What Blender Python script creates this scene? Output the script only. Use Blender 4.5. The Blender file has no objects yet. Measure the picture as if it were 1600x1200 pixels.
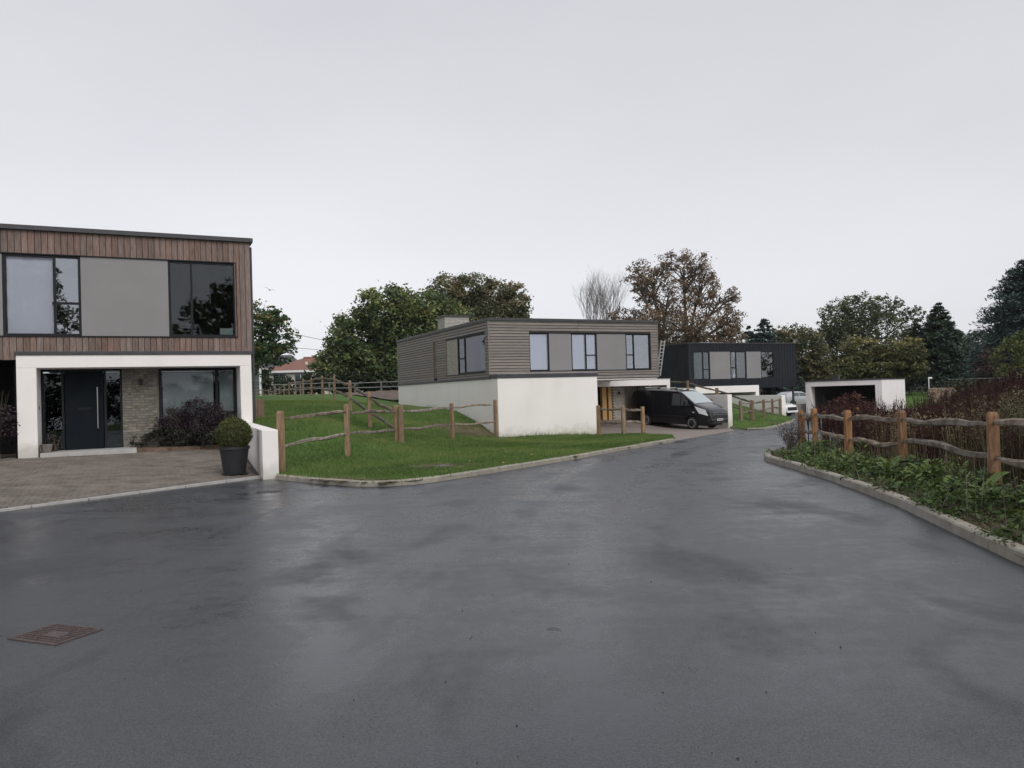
import bpy, bmesh, math, random
import numpy as np
from mathutils import Matrix, Vector
from mathutils.geometry import delaunay_2d_cdt
random.seed(7); RNG = np.random.default_rng(7)
S = bpy.context.scene
COL = S.collection
# ------------------------------------------------------------------ camera
p_ = math.atan(15.5/1200.); roll = .03
F0 = Vector((0, math.cos(p_), math.sin(p_))); R0 = Vector((1, 0, 0)); U0 = Vector((0, -math.sin(p_), math.cos(p_)))
R1 = R0*math.cos(roll)-U0*math.sin(roll); U1 = U0*math.cos(roll)+R0*math.sin(roll)
cam = bpy.data.cameras.new('camera'); co = bpy.data.objects.new('camera', cam); COL.objects.link(co)
co.matrix_world = Matrix(((R1.x, U1.x, -F0.x, 0), (R1.y, U1.y, -F0.y, 0), (R1.z, U1.z, -F0.z, 1.6), (0, 0, 0, 1)))
cam.sensor_width = 36; cam.lens = 27; cam.clip_start = .1; cam.clip_end = 2000
S.camera = co
# ------------------------------------------------------------------ sky, sun, exposure
SUN_EL, SUN_AZ = math.radians(42), math.radians(152)      # azimuth clockwise from +Y
W = bpy.data.worlds.new('World'); S.world = W; W.use_nodes = True
nt = W.node_tree; nt.nodes.clear()
def wn(t, **k):
    n = nt.nodes.new(t)
    for a, b in k.items(): setattr(n, a, b)
    return n
out = wn('ShaderNodeOutputWorld'); addn = wn('ShaderNodeAddShader')
b1 = wn('ShaderNodeBackground'); b2 = wn('ShaderNodeBackground')
sky = wn('ShaderNodeTexSky', sky_type='NISHITA', sun_disc=False, sun_elevation=SUN_EL, sun_rotation=SUN_AZ)
hs = wn('ShaderNodeHueSaturation'); hs.inputs['Saturation'].default_value = .12
tc = wn('ShaderNodeTexCoord'); mp = wn('ShaderNodeMapping'); mp.inputs['Scale'].default_value = (1.2, 1.2, 3.0)
nz = wn('ShaderNodeTexNoise'); nz.inputs['Scale'].default_value = 1.6; nz.inputs['Detail'].default_value = 5; nz.inputs['Roughness'].default_value = .5
cr = wn('ShaderNodeValToRGB'); cr.color_ramp.elements[0].position = .3; cr.color_ramp.elements[1].position = .72
cr.color_ramp.elements[0].color = (.53, .542, .587, 1); cr.color_ramp.elements[1].color = (.612, .61, .65, 1)
L = nt.links.new
L(sky.outputs[0], hs.inputs['Color']); L(hs.outputs[0], b1.inputs[0]); b1.inputs[1].default_value = .05
L(tc.outputs['Generated'], mp.inputs[0]); L(mp.outputs[0], nz.inputs['Vector']); L(nz.outputs[0], cr.inputs[0]); L(cr.outputs[0], b2.inputs[0]); b2.inputs[1].default_value = .80
L(b1.outputs[0], addn.inputs[0]); L(b2.outputs[0], addn.inputs[1]); L(addn.outputs[0], out.inputs[0])
sl = bpy.data.lights.new('sun', 'SUN'); sl.energy = 1.5; sl.angle = math.radians(40); sl.color = (1, .955, .91)
so = bpy.data.objects.new('sun', sl); COL.objects.link(so)
sd = Vector((math.sin(SUN_AZ)*math.cos(SUN_EL), math.cos(SUN_AZ)*math.cos(SUN_EL), math.sin(SUN_EL)))
so.rotation_euler = sd.to_track_quat('Z', 'Y').to_euler(); so.location = (20, -40, 60)
vs = S.view_settings; vs.view_transform = 'Standard'; vs.look = 'None'; vs.gamma = 1; vs.use_curve_mapping = False; vs.exposure = .12
S.cycles.max_bounces = 6; S.cycles.transparent_max_bounces = 12
try: S.cycles.use_denoising = True
except Exception: pass
# ------------------------------------------------------------------ measured places (metres, x right, y ahead, z up; eye at 1.6)
D = {"fence_front":[[-5.01,16.55,0.08,1.31],
[-4.15,19.2,0.18,1.28],
[-3.58,23.5,0.11,1.25],
[-3.4,23.4,0.09,1.28],
[-2.25,28.3,0.01,1.32],
[-0.71,31.2,-0.13,1.51]],"fence_hill":[[-4.85,26.0,0.63,1.19],
[-6.54,31.0,1.14,1.19],
[-8.79,38.0,1.56,1.2],
[-10.62,43.0,1.72,1.22],
[-13.06,50.0,1.89,1.17],
[-15.5,57.0,2.04,1.14],
[-17.76,63.0,2.11,1.1],
[-20.32,70.0,2.18,1.11],
[-22.27,75.0,2.11,1.12],
[-23.62,78.0,1.95,1.04],
[-25.08,81.0,1.78,1.01],
[-26.64,84.0,1.8,1.05],
[-28.24,87.0,1.9,1.16],
[-29.89,90.0,1.93,1.2],
[-31.5,93.0,1.96,1.24]],"fence_mid":[[3.7,33.3,-0.3,1.3],
[4.66,32.5,-0.23,1.19],
[5.57,33.0,-0.26,1.15]],"fence_mound":[[13.05,44.0,-0.28,1.1],
[13.85,44.5,-0.32,1.15],
[15.35,47.0,-0.29,1.1],
[16.9,50.0,-0.22,1.0],
[17.89,51.4,-0.33,1.11]],"fence_slope":[[14.0,45.0,-0.34,1.16],
[13.32,50.0,0.43,1.17],
[12.34,54.0,1.07,1.08],
[11.09,58.0,1.34,1.06]],"fence_right":[[7.61,20.3,0.11,0.8],
[7.06,18.0,-0.06,1.11],
[6.7,15.4,-0.06,1.13],
[6.72,13.3,-0.0,1.12],
[6.17,9.9,0.05,1.13],
[5.06,6.2,0.19,1.08]],"fence_return":[[7.61,20.3,0.11,0.8],
[9.13,22.5,0.04,0.8],
[11.18,25.0,-0.08,0.81]],"fence_wire":[[-22.22,72.0,2.06,1.14],
[-19.27,70.0,2.03,1.11],
[-16.17,68.0,2.06,1.08],
[-13.49,66.0,2.09,0.88],
[-11.07,65.0,2.07,0.92],
[-8.55,64.0,2.04,0.91]],"kerbL":[[-4.92,15.85,0.08],
[-3.71,14.67,0.09],
[-2.9,14.0,0.1],
[-2.35,13.82,0.1],
[-1.8,14.05,0.1],
[-1.27,14.67,0.09],
[-0.05,16.44,0.08],
[1.52,18.9,0.05],
[3.73,22.74,0],
[5.53,26.33,-0.09]],"ctrl":[[-5.01,16.55,0.08],
[-4.15,19.2,0.18],
[-3.58,23.5,0.11],
[-3.4,23.4,0.09],
[-2.25,28.3,0.01],
[-0.71,31.2,-0.13],
[-4.85,26.0,0.63],
[-6.54,31.0,1.14],
[-8.79,38.0,1.56],
[-10.62,43.0,1.72],
[-13.06,50.0,1.89],
[-15.5,57.0,2.04],
[-17.76,63.0,2.11],
[-20.32,70.0,2.18],
[-22.27,75.0,2.11],
[-23.62,78.0,1.95],
[-25.08,81.0,1.78],
[-26.64,84.0,1.8],
[-28.24,87.0,1.9],
[-29.89,90.0,1.93],
[-31.5,93.0,1.96],
[3.7,33.3,-0.3],
[4.66,32.5,-0.23],
[5.57,33.0,-0.26],
[13.05,44.0,-0.28],
[13.85,44.5,-0.32],
[15.35,47.0,-0.29],
[16.9,50.0,-0.22],
[17.89,51.4,-0.33],
[14.0,45.0,-0.34],
[13.32,50.0,0.43],
[12.34,54.0,1.07],
[11.09,58.0,1.34],
[-22.22,72.0,2.06],
[-19.27,70.0,2.03],
[-16.17,68.0,2.06],
[-13.49,66.0,2.09],
[-11.07,65.0,2.07],
[-8.55,64.0,2.04],
[-4.92,15.85,0.08],
[-3.71,14.67,0.09],
[-2.9,14.0,0.1],
[-2.35,13.82,0.1],
[-1.8,14.05,0.1],
[-1.27,14.67,0.09],
[-0.05,16.44,0.08],
[1.52,18.9,0.05],
[3.73,22.74,0.0],
[5.53,26.33,-0.09],
[6.5,33.0,-0.32],
[4.6,34.0,-0.3],
[3.9,35.2,-0.38],
[-0.62,33.0,-0.27],
[-7.4,22.0,1.0],
[-6.6,19.6,0.6],
[-9.0,30.0,1.45],
[-7.77,23.0,0.96],
[-9.21,29.0,1.21],
[-6.62,24.0,1.21],
[-5.16,22.0,1.03],
[-10.82,36.0,1.61],
[-7.39,34.0,1.47],
[-1.52,34.84,0.32],
[-2.67,37.21,0.86],
[-3.62,39.16,1.01],
[-4.91,41.79,1.07],
[-6.7,45.46,1.21],
[-10.0,38.0,1.62],
[-15.0,60.0,2.0],
[-26.0,78.0,1.6],
[-5.0,60.0,1.7],
[-4.0,50.0,1.3],
[0.0,72.0,1.8],
[-3.0,66.0,2.05],
[11.6,41.0,-0.5],
[11.1,36.6,-0.4],
[12.0,36.8,-0.41],
[17.8,48.5,-0.6],
[18.3,52.0,-0.55],
[16.1,56.4,0.45],
[10.0,46.0,0.2],
[8.0,42.0,-0.35],
[10.0,40.0,-0.52],
[6.4,41.0,-0.3],
[6.0,48.0,0.8],
[20.0,60.0,-0.7],
[22.0,72.0,-0.5],
[30.0,64.0,-0.7],
[25.0,100.0,0.3],
[50.0,100.0,0.5],
[10.0,100.0,0.6],
[0.0,100.0,1.5],
[-40.0,100.0,2.0],
[-120.0,100.0,2.0],
[-60.0,60.0,2.0],
[-40.0,30.0,1.4],
[-20.0,20.0,0.6],
[200.0,400.0,1.0],
[-200.0,400.0,1.0],
[0.0,400.0,1.0],
[0.0,-60.0,0.0],
[-100.0,-60.0,0.0],
[100.0,-60.0,0.5],
[200.0,100.0,1.0],
[-200.0,100.0,2.0],
[0.0,0.0,-0.02],
[0.0,8.0,-0.02],
[0.0,14.0,0.0],
[3.0,18.0,-0.1],
[6.0,24.0,-0.15],
[4.3,6.6,0.1],
[4.3,3.0,0.1],
[4.2,-3.0,0.1],
[4.94,10.0,0.1],
[5.25,12.7,0.1],
[5.45,15.0,0.09],
[5.6,17.4,0.09],
[6.1,18.4,0.08],
[6.7,18.9,0.07],
[7.61,20.3,0.08499999999999999],
[7.06,18.0,0.0],
[6.7,15.4,0.0],
[6.72,13.3,0.03],
[6.17,9.9,0.055],
[5.06,6.2,0.125],
[9.5,22.0,-0.05],
[13.3,20.0,0.9],
[14.5,24.0,0.4],
[13.0,25.5,-0.1],
[11.0,21.0,-0.2],
[10.5,14.0,0.55],
[10.0,9.0,0.7],
[20.0,20.0,1.0],
[18.0,30.0,-0.2],
[28.0,40.0,-0.3],
[40.0,40.0,0.3],
[40.0,15.0,1.2],
[9.5,17.0,0.1],
[20.0,5.0,1.2],
[30.0,52.0,-0.6]],"bed_edge":[[4.2,-8],
[4.22,0],
[4.26,4],
[4.31,6.57],
[4.55,7.91],
[4.94,10],
[5.1,11.4],
[5.23,12.7],
[5.36,14.76],
[5.42,16.0],
[5.47,16.75],
[5.66,17.46],
[6.15,18.38],
[6.75,18.95],
[7.8,19.9]],"trees":{"maple":{"blobs":[[-14.45,42.14,5.38,2.17,1.82],
[-13.83,41.86,6.13,1.47,1.05],
[-12.93,41.72,6.04,0.98,0.7],
[-12.81,42.7,5.05,1.19,0.77],
[-12.55,41.86,4.2,0.91,0.63],
[-13.96,41.86,3.96,1.75,1.05]],"trunks":[[-14.51,42.0,1.7]]},"big":{"blobs":[[-16.95,75.25,4.64,2.5,2.0],
[-14.88,75.75,7.4,3.12,2.81],
[-11.81,74.75,9.69,3.25,2.62],
[-9.87,75.5,7.25,3.75,3.44],
[-13.07,75.0,4.71,4.38,2.38],
[-8.23,76.25,9.83,2.5,2.38],
[-6.12,76.0,7.13,3.12,3.75],
[-17.74,75.25,5.6,1.38,1.25],
[-9.34,74.0,4.1,3.75,1.88]],"trunks":[[-12.2,75.0,2.18],
[-8.77,75.0,2.08]]},"mixed":{"blobs":[[-7.11,84.57,12.26,2.15,2.72],
[-4.35,86.0,13.26,2.58,2.01],
[-1.86,86.86,12.39,2.58,2.15],
[0.41,85.43,11.46,1.72,2.44],
[-4.1,86.86,9.65,5.38,2.87],
[1.08,86.57,9.86,1.15,2.15]],"trunks":[[-4.31,86.0,2.41]]},"brown":{"blobs":[[15.03,81.33,13.68,2.53,2.0],
[18.53,81.07,14.37,3.33,1.73],
[20.33,81.33,12.38,2.0,2.27],
[16.62,80.27,11.15,3.33,1.87],
[13.65,79.2,12.25,1.47,1.47],
[21.95,79.73,10.66,2.0,1.87],
[17.51,79.2,7.78,6.0,2.4],
[12.54,80.8,8.93,2.27,1.87],
[23.5,80.8,7.14,1.73,1.33],
[11.5,81.07,7.63,1.73,1.47],
[22.54,78.93,8.3,1.6,1.87],
[15.46,80.53,6.17,4.0,2.0],
[20.11,78.93,5.7,4.0,1.67]],"trunks":[[15.72,80.0,1.89],
[18.38,80.0,1.81]]},"cedar":[[31.4,95.0,1.41],
[31.7,95.0,10.28]],"cedar2":[[30.04,97.0,1.47],
[30.31,97.0,9.39]],"round":{"blobs":[[35.95,95.71,6.22,2.59,2.83],
[37.92,97.97,4.95,2.42,3.39],
[38.96,97.0,2.33,2.59,1.78],
[34.79,98.62,7.88,1.78,1.45],
[36.4,98.29,2.97,3.23,2.1]],"trunks":[[36.33,97.0,0.95]]},"birch":{"blobs":[[42.36,99.67,9.97,2.25,2.67],
[45.33,99.67,11.38,2.67,2.17],
[49.18,101.67,11.6,2.83,1.67],
[43.92,100.0,7.0,3.75,3.5],
[48.38,100.0,8.11,3.67,2.83],
[52.38,99.33,10.33,1.5,1.17],
[41.02,99.33,7.5,1.33,2.17],
[45.47,100.0,3.61,5.0,2.67]],"trunks":[[45.36,100.0,0.7]]},"yellow":{"blobs":[[40.58,88.88,5.04,2.64,1.91],
[43.96,86.53,4.94,2.64,1.76],
[42.93,88.0,3.06,4.25,2.2],
[46.1,88.88,3.41,1.47,1.91],
[39.04,88.0,2.89,2.49,1.91]],"trunks":[[42.84,88.0,0.57]]},"spruce":[[54.73,98.0,0.24],
[55.08,98.0,11.77]],"spruce2":[[52.77,100.0,0.31],
[53.12,100.0,9.81]],"far":{"blobs":[[89.96,148.0,7.72,3.25,3.25],
[93.26,147.5,5.74,2.75,3.75],
[87.64,149.5,5.91,2.75,3.5],
[91.89,148.5,2.66,5.0,2.75]],"trunks":[[90.54,150.0,0.07]]},"dark_pine":[[54.48,80.0,0.6],
[55.02,80.0,14.35]],"lime":{"blobs":[[36.35,55.92,3.05,1.28,1.38],
[37.11,54.82,3.72,1.38,1.38],
[35.75,54.82,1.79,1.1,0.82]],"trunks":[[36.44,55.0,0.67]]},"plum":{"blobs":[[41.62,66.88,2.85,1.1,1.54],
[40.97,66.0,1.77,1.1,0.99]],"trunks":[[41.53,66.0,0.55]]},"bare":[[9.21,82.0,1.97],
[9.61,82.0,14.7]]},"hedges":{"h1":[[-18.47,71.04,3.44,0.96,0.72],
[-17.63,70.8,3.42,0.96,0.72],
[-16.79,73.2,3.39,0.96,0.72],
[-15.95,72.96,3.37,0.96,0.72],
[-15.11,72.72,3.34,0.96,0.72],
[-14.27,72.48,3.32,0.96,0.72],
[-13.43,72.24,3.29,0.96,0.72],
[-12.59,72.0,3.27,0.96,0.72],
[-11.75,71.76,3.24,0.96,0.72],
[-10.91,71.52,3.22,0.96,0.72]],"h2":[[-32.48,98.29,4.07,0.89,0.65],
[-31.51,97.0,4.04,0.89,0.65],
[-30.54,95.71,4.01,0.89,0.65],
[-29.57,97.97,3.98,0.89,0.65],
[-28.6,96.68,3.95,0.89,0.65],
[-27.63,95.38,3.92,0.89,0.65],
[-26.66,97.65,3.9,0.89,0.65],
[-25.69,96.35,3.87,0.89,0.65]],"h3":[[35.99,101.0,1.98,1.33,1.25],
[37.15,100.67,1.94,1.33,1.25],
[38.32,100.33,1.91,1.33,1.25],
[39.49,100.0,1.87,1.33,1.25],
[40.65,99.67,1.84,1.33,1.25],
[41.82,99.33,1.8,1.33,1.25],
[42.98,99.0,1.77,1.33,1.25]],"h4":[[50.99,103.7,1.9,1.53,1.53],
[52.35,100.64,1.86,1.53,1.53],
[53.71,101.32,1.82,1.53,1.53],
[55.07,102.0,1.78,1.53,1.53],
[56.43,102.68,1.73,1.53,1.53],
[57.79,103.36,1.69,1.53,1.53],
[59.14,100.3,1.65,1.53,1.53],
[60.5,100.98,1.61,1.53,1.53],
[61.86,101.66,1.57,1.53,1.53],
[63.22,102.34,1.53,1.53,1.53],
[64.58,103.02,1.49,1.53,1.53],
[65.94,103.7,1.45,1.53,1.53],
[67.3,100.64,1.41,1.53,1.53],
[68.66,101.32,1.37,1.53,1.53],
[70.02,102.0,1.33,1.53,1.53]]},"wires":[[[-32.26,95.0,11.33],
[-19.85,120.0,9.05]],
[[-32.32,95.0,8.95],
[-19.86,120.0,8.65]]],"bird":[-12.5,40.0,7.39],"redhouse":[[-32.51,100.0,3.37],
[-25.84,100.0,3.17],
[-26.9,100.0,7.29],
[-31.74,100.0,7.01]],"greenhouse":[[-31.0,95.0,3.04],
[-30.94,95.0,5.74]],"sleeper":[[-8.25,24.5,1.12],
[-7.99,24.5,1.16],
[-8.24,24.5,1.71]],"ladder":[[7.26,38.3,2.29],
[7.6,38.3,4.07],
[7.4,38.3,2.29],
[7.79,38.3,4.07]],"carport":[[23.68,62.0,1.89],
[29.47,61.2,1.78]],"pole":[[40.68,75.0,0.1],
[40.75,75.0,1.97]],"stack":[[32.7,60.0,0.54],
[34.58,60.0,1.29]],"barrier":[[32.91,58.0,0.49],
[32.96,58.0,1.7],
[35.53,52.0,1.68]],"white_thing":[[53.8,90.0,0.77],
[55.86,90.0,1.69]],"silver":[28.54,76.0,-0.43],"lowtan":[[22.41,64.0,-0.86],
[22.44,64.0,0.05],
[24.57,64.0,0.04]],"farfence":[[45.3,90.0,-0.02,1.12],
[46.57,90.0,0.01,1.05],
[48.0,90.0,0.05,0.97],
[49.58,90.0,0.07,0.97]],"van":[[9.3,39.7,-0.53],
[7.26,41.9,-0.34]],"whitecar":[21.53,59.0,-0.84],"darkP":[13.16,57.0,5.05],"bush_red":[[15.11,34.0,0.45],
[15.0,34.0,1.25]]}
TH = math.radians(26.)
E1 = np.array([math.cos(TH), math.sin(TH)]); E2 = np.array([-E1[1], E1[0]])
# ------------------------------------------------------------------ materials
MATS = {}
def mat(name, c1, c2=None, rough=.7, scale=8., detail=4., bump=0., bscale=None, spec=.5, metal=0., rnd=0., stretch=(1, 1, 1), coat=0., rvar=0., ramp=(.35, .65), attr=None, transl=0., grime=None, splash=None):
    m = bpy.data.materials.new(name); MATS[name] = m; m.use_nodes = True
    n = m.node_tree; bs = n.nodes['Principled BSDF']; lk = n.links.new
    bs.inputs['Roughness'].default_value = rough; bs.inputs['Metallic'].default_value = metal
    bs.inputs['Specular IOR Level'].default_value = spec
    if coat: bs.inputs['Coat Weight'].default_value = coat; bs.inputs['Coat Roughness'].default_value = .05
    if attr:
        a = n.nodes.new('ShaderNodeAttribute'); a.attribute_name = 'v'
        r = n.nodes.new('ShaderNodeValToRGB'); e = r.color_ramp.elements
        while len(e) < len(attr): e.new(.5)
        for i, cc in enumerate(attr): e[i].position = i/(len(attr)-1); e[i].color = (*cc, 1)
        lk(a.outputs['Fac'], r.inputs[0]); lk(r.outputs[0], bs.inputs['Base Color'])
        if transl:
            t = n.nodes.new('ShaderNodeBsdfTranslucent'); mx = n.nodes.new('ShaderNodeMixShader'); mx.inputs[0].default_value = transl
            lk(r.outputs[0], t.inputs[0]); lk(bs.outputs[0], mx.inputs[1]); lk(t.outputs[0], mx.inputs[2]); lk(mx.outputs[0], n.nodes['Material Output'].inputs[0])
        return m
    if c2 is None: c2 = c1
    tc = n.nodes.new('ShaderNodeTexCoord'); mp = n.nodes.new('ShaderNodeMapping'); mp.inputs['Scale'].default_value = stretch
    nz = n.nodes.new('ShaderNodeTexNoise'); nz.inputs['Scale'].default_value = scale; nz.inputs['Detail'].default_value = detail; nz.inputs['Roughness'].default_value = .6
    lk(tc.outputs['Object'], mp.inputs[0]); lk(mp.outputs[0], nz.inputs['Vector'])
    r = n.nodes.new('ShaderNodeValToRGB'); e = r.color_ramp.elements
    e[0].position, e[1].position = ramp; e[0].color = (*c1, 1); e[1].color = (*c2, 1)
    lk(nz.outputs[0], r.inputs[0]); col = r.outputs[0]
    if rnd:
        oi = n.nodes.new('ShaderNodeObjectInfo'); mr = n.nodes.new('ShaderNodeMapRange'); mr.inputs[3].default_value = 1-rnd; mr.inputs[4].default_value = 1+rnd
        lk(oi.outputs['Random'], mr.inputs[0])
        h = n.nodes.new('ShaderNodeHueSaturation'); lk(mr.outputs[0], h.inputs['Value']); lk(col, h.inputs['Color'])
        wn_ = n.nodes.new('ShaderNodeTexWhiteNoise'); wn_.noise_dimensions = '1D'; lk(oi.outputs['Random'], wn_.inputs['W'])
        m2 = n.nodes.new('ShaderNodeMapRange'); m2.inputs[3].default_value = 1-rnd; m2.inputs[4].default_value = 1+rnd; lk(wn_.outputs[0], m2.inputs[0]); lk(m2.outputs[0], h.inputs['Saturation'])
        # shift the grain per piece
        ad = n.nodes.new('ShaderNodeVectorMath'); ad.operation = 'ADD'; sc = n.nodes.new('ShaderNodeMath'); sc.operation = 'MULTIPLY'; sc.inputs[1].default_value = 50
        lk(oi.outputs['Random'], sc.inputs[0]); lk(mp.outputs[0], ad.inputs[0]); lk(sc.outputs[0], ad.inputs[1]); lk(ad.outputs[0], nz.inputs['Vector'])
        col = h.outputs[0]
    if grime:
        gz = n.nodes.new('ShaderNodeTexNoise'); gz.inputs['Scale'].default_value = grime[1]; gz.inputs['Detail'].default_value = 6
        mp2 = n.nodes.new('ShaderNodeMapping'); mp2.inputs['Scale'].default_value = (1, 1, .25); lk(tc.outputs['Object'], mp2.inputs[0]); lk(mp2.outputs[0], gz.inputs['Vector'])
        gr = n.nodes.new('ShaderNodeMapRange'); gr.inputs[1].default_value = .52; gr.inputs[2].default_value = .78; gr.inputs[4].default_value = grime[2]; lk(gz.outputs[0], gr.inputs[0])
        mx = n.nodes.new('ShaderNodeMixRGB'); mx.inputs[2].default_value = (*grime[0], 1); lk(gr.outputs[0], mx.inputs[0]); lk(col, mx.inputs[1]); col = mx.outputs[0]
    if splash:
        sx = n.nodes.new('ShaderNodeSeparateXYZ'); lk(tc.outputs['Object'], sx.inputs[0]); sn = n.nodes.new('ShaderNodeTexNoise'); sn.inputs['Scale'].default_value = 3.; sn.inputs['Detail'].default_value = 7; lk(tc.outputs['Object'], sn.inputs['Vector'])
        q = n.nodes.new('ShaderNodeMath'); q.operation = 'MULTIPLY_ADD'; q.inputs[1].default_value = -.9; lk(sn.outputs[0], q.inputs[0]); lk(sx.outputs[2], q.inputs[2])
        mr2 = n.nodes.new('ShaderNodeMapRange'); mr2.inputs[1].default_value = splash[0]-.45; mr2.inputs[2].default_value = splash[1]-.45; mr2.inputs[3].default_value = splash[3]; mr2.inputs[4].default_value = 0; lk(q.outputs[0], mr2.inputs[0])
        mx = n.nodes.new('ShaderNodeMixRGB'); mx.inputs[2].default_value = (*splash[2], 1); lk(mr2.outputs[0], mx.inputs[0]); lk(col, mx.inputs[1]); col = mx.outputs[0]
    lk(col, bs.inputs['Base Color'])
    if rvar:
        mr = n.nodes.new('ShaderNodeMapRange'); mr.inputs[1].default_value = .3; mr.inputs[2].default_value = .7; mr.inputs[3].default_value = max(.02, rough-rvar); mr.inputs[4].default_value = min(1, rough+rvar)
        lk(nz.outputs[0], mr.inputs[0]); lk(mr.outputs[0], bs.inputs['Roughness'])
    if bump:
        b = n.nodes.new('ShaderNodeBump'); b.inputs['Strength'].default_value = bump; b.inputs['Distance'].default_value = .02
        if bscale:
            n2 = n.nodes.new('ShaderNodeTexNoise'); n2.inputs['Scale'].default_value = bscale; n2.inputs['Detail'].default_value = 5; lk(tc.outputs['Object'], n2.inputs['Vector']); lk(n2.outputs[0], b.inputs['Height'])
        else: lk(nz.outputs[0], b.inputs['Height'])
        lk(b.outputs[0], bs.inputs['Normal'])
    return m
WR = dict(rough=.85, scale=.7, bump=.10, bscale=160, spec=.2, grime=((.58, .54, .50), 1.1, .18))
for nm_, z_ in (('render_house', (.40, .80)), ('render_mid', (-.40, .15)), ('render_wall', (.0, .40))): mat(nm_, (.80, .765, .74), (.83, .80, .775), splash=(z_[0], z_[1], (.34, .33, .26), .55), **WR)
mat('render_white', (.80, .765, .74), (.83, .80, .775), .85, .7, bump=.10, bscale=160, spec=.2, grime=((.52, .48, .44), .9, .22))
mat('coping', (.045, .045, .05), (.06, .06, .065), .5, 3, spec=.35)
mat('coping_pale', (.24, .24, .25), (.32, .32, .33), .4, 3, spec=.5)
mat('cedar', (.135, .092, .077), (.225, .165, .142), .75, 5, 5, bump=.25, rnd=.20, stretch=(7, 7, .7), spec=.3)
mat('clap', (.175, .155, .14), (.225, .202, .184), .7, 4, 4, bump=.15, rnd=.10, stretch=(.6, .6, 6), spec=.3)
mat('black_clad', (.010, .012, .017), (.016, .018, .024), .6, 2, spec=.25, rnd=.12)
mat('panel_grey', (.215, .21, .21), (.235, .23, .23), .6, .8, spec=.35)
mat('frame_dark', (.008, .010, .013), (.012, .014, .017), .5, 5, spec=.22)
mat('door_dark', (.007, .011, .015), (.010, .014, .018), .6, 3, spec=.06)
mat('steel', (.55, .55, .56), None, .3, metal=1.)
mat('alu', (.5, .5, .5), (.6, .6, .6), .45, 5, metal=.6)
mat('mortar', (.12, .115, .10), (.17, .16, .145), .95, 20)
mat('brick_pale', (.33, .31, .275), (.50, .475, .43), .85, 9, 4, bump=.3, rnd=.2)
mat('brick_shade', (.13, .118, .098), (.24, .22, .185), .85, 9, 4, bump=.3, rnd=.25)  # pale brick darkened in colour for the shade inside the portal recess
mat('interior', (.075, .07, .068), None, .9)
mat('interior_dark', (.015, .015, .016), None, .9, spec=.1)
mat('blind_pale', (.60, .61, .67), (.64, .65, .71), .8, .6)
mat('blind_dim', (.22, .25, .24), (.27, .295, .285), .8, .6)
mat('stone_pale', (.34, .335, .32), (.42, .41, .39), .8, 6, bump=.1)
mat('kerb', (.26, .24, .20), (.34, .315, .265), .85, 5, 6, bump=.2, bscale=60, rnd=.08, grime=((.15, .13, .105), 2.0, .5))
mat('oak', (.17, .08, .034), (.33, .175, .078), .8, 6, 6, bump=.4, rnd=.18, stretch=(5, 5, .6), spec=.25, grime=((.09, .05, .03), 3., .7))
mat('oak_pale', (.19, .125, .08), (.34, .235, .155), .85, 6, 6, bump=.4, rnd=.15, stretch=(5, 5, .6), spec=.2, grime=((.11, .07, .05), 3., .7))
mat('oak_far', (.15, .105, .075), (.26, .185, .13), .85, 6, 6, rnd=.2, stretch=(5, 5, .6), spec=.2)
mat('rail', (.10, .078, .06), (.34, .29, .245), .85, 5, 6, bump=.5, rnd=.2, spec=.25, ramp=(.3, .72))
mat('rail_dark', (.10, .08, .062), (.24, .205, .17), .85, 5, 6, bump=.5, rnd=.2, spec=.25)
mat('oak_raw', (.5, .30, .12), (.62, .40, .18), .7, 6, stretch=(5, 5, .5))
mat('soil', (.085, .055, .038), (.17, .115, .08), .95, 6, 8, bump=.6, bscale=25)
mat('bank_soil', (.085, .06, .048), (.15, .11, .088), .95, 2, 8, bump=.6, bscale=8)
mat('pot', (.012, .013, .016), (.018, .019, .022), .5, 6)
mat('black_plastic', (.015, .015, .016), None, .55)
mat('paint_navy', (.003, .004, .007), None, .35, coat=.85, spec=.2)
mat('paint_white', (.75, .75, .75), None, .3, coat=.6)
mat('paint_silver', (.45, .46, .5), None, .3, coat=.6, metal=.4)
mat('tyre', (.012, .012, .012), (.02, .02, .02), .8, 12)
mat('alloy', (.55, .55, .56), (.62, .62, .62), .4, 5, metal=.25)
mat('glass_car', (.06, .07, .075), None, .05, spec=.8, coat=.5)
mat('screen_car', (.34, .40, .41), None, .06, spec=1., coat=1.)  # pale base colour stands in for sky reflected on the windscreen
mat('lamp_lens', (.74, .76, .80), (.86, .88, .9), .12, 14, spec=.8, coat=1.)
mat('chrome', (.6, .6, .62), None, .15, metal=1.)
mat('plate', (.72, .72, .7), None, .4)
mat('plate_ink', (.02, .02, .02), None, .5)
mat('emblem_blue', (.015, .025, .08), None, .3)
mat('roof_red', (.17, .08, .062), (.25, .125, .10), .85, 5, 4, rnd=.1)
mat('roof_slate', (.05, .052, .06), (.085, .087, .095), .7, 3)
mat('wall_far', (.52, .48, .43), (.6, .56, .5), .9, 2)
mat('white_frame', (.7, .7, .7), None, .4)
mat('green_glass', (.03, .05, .05), None, .1, spec=.6)
mat('bark', (.045, .036, .028), (.10, .08, .065), .9, 4, 6, bump=.5, stretch=(3, 3, .6))
mat('bark_grey', (.10, .085, .075), (.19, .165, .15), .9, 4, 6, stretch=(3, 3, .6))
mat('cast_iron', (.065, .05, .046), (.115, .086, .078), .6, 14, 5, bump=.3, metal=.2)
mat('wire', (.02, .02, .02), None, .6)
mat('wire_pale', (.34, .34, .35), None, .5)
mat('bird', (.25, .25, .26), None, .8)
mat('tan_wall', (.30, .27, .235), (.36, .325, .285), .9, 2)
mat('log', (.20, .145, .105), (.32, .245, .185), .85, 8, rnd=.25)
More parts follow.
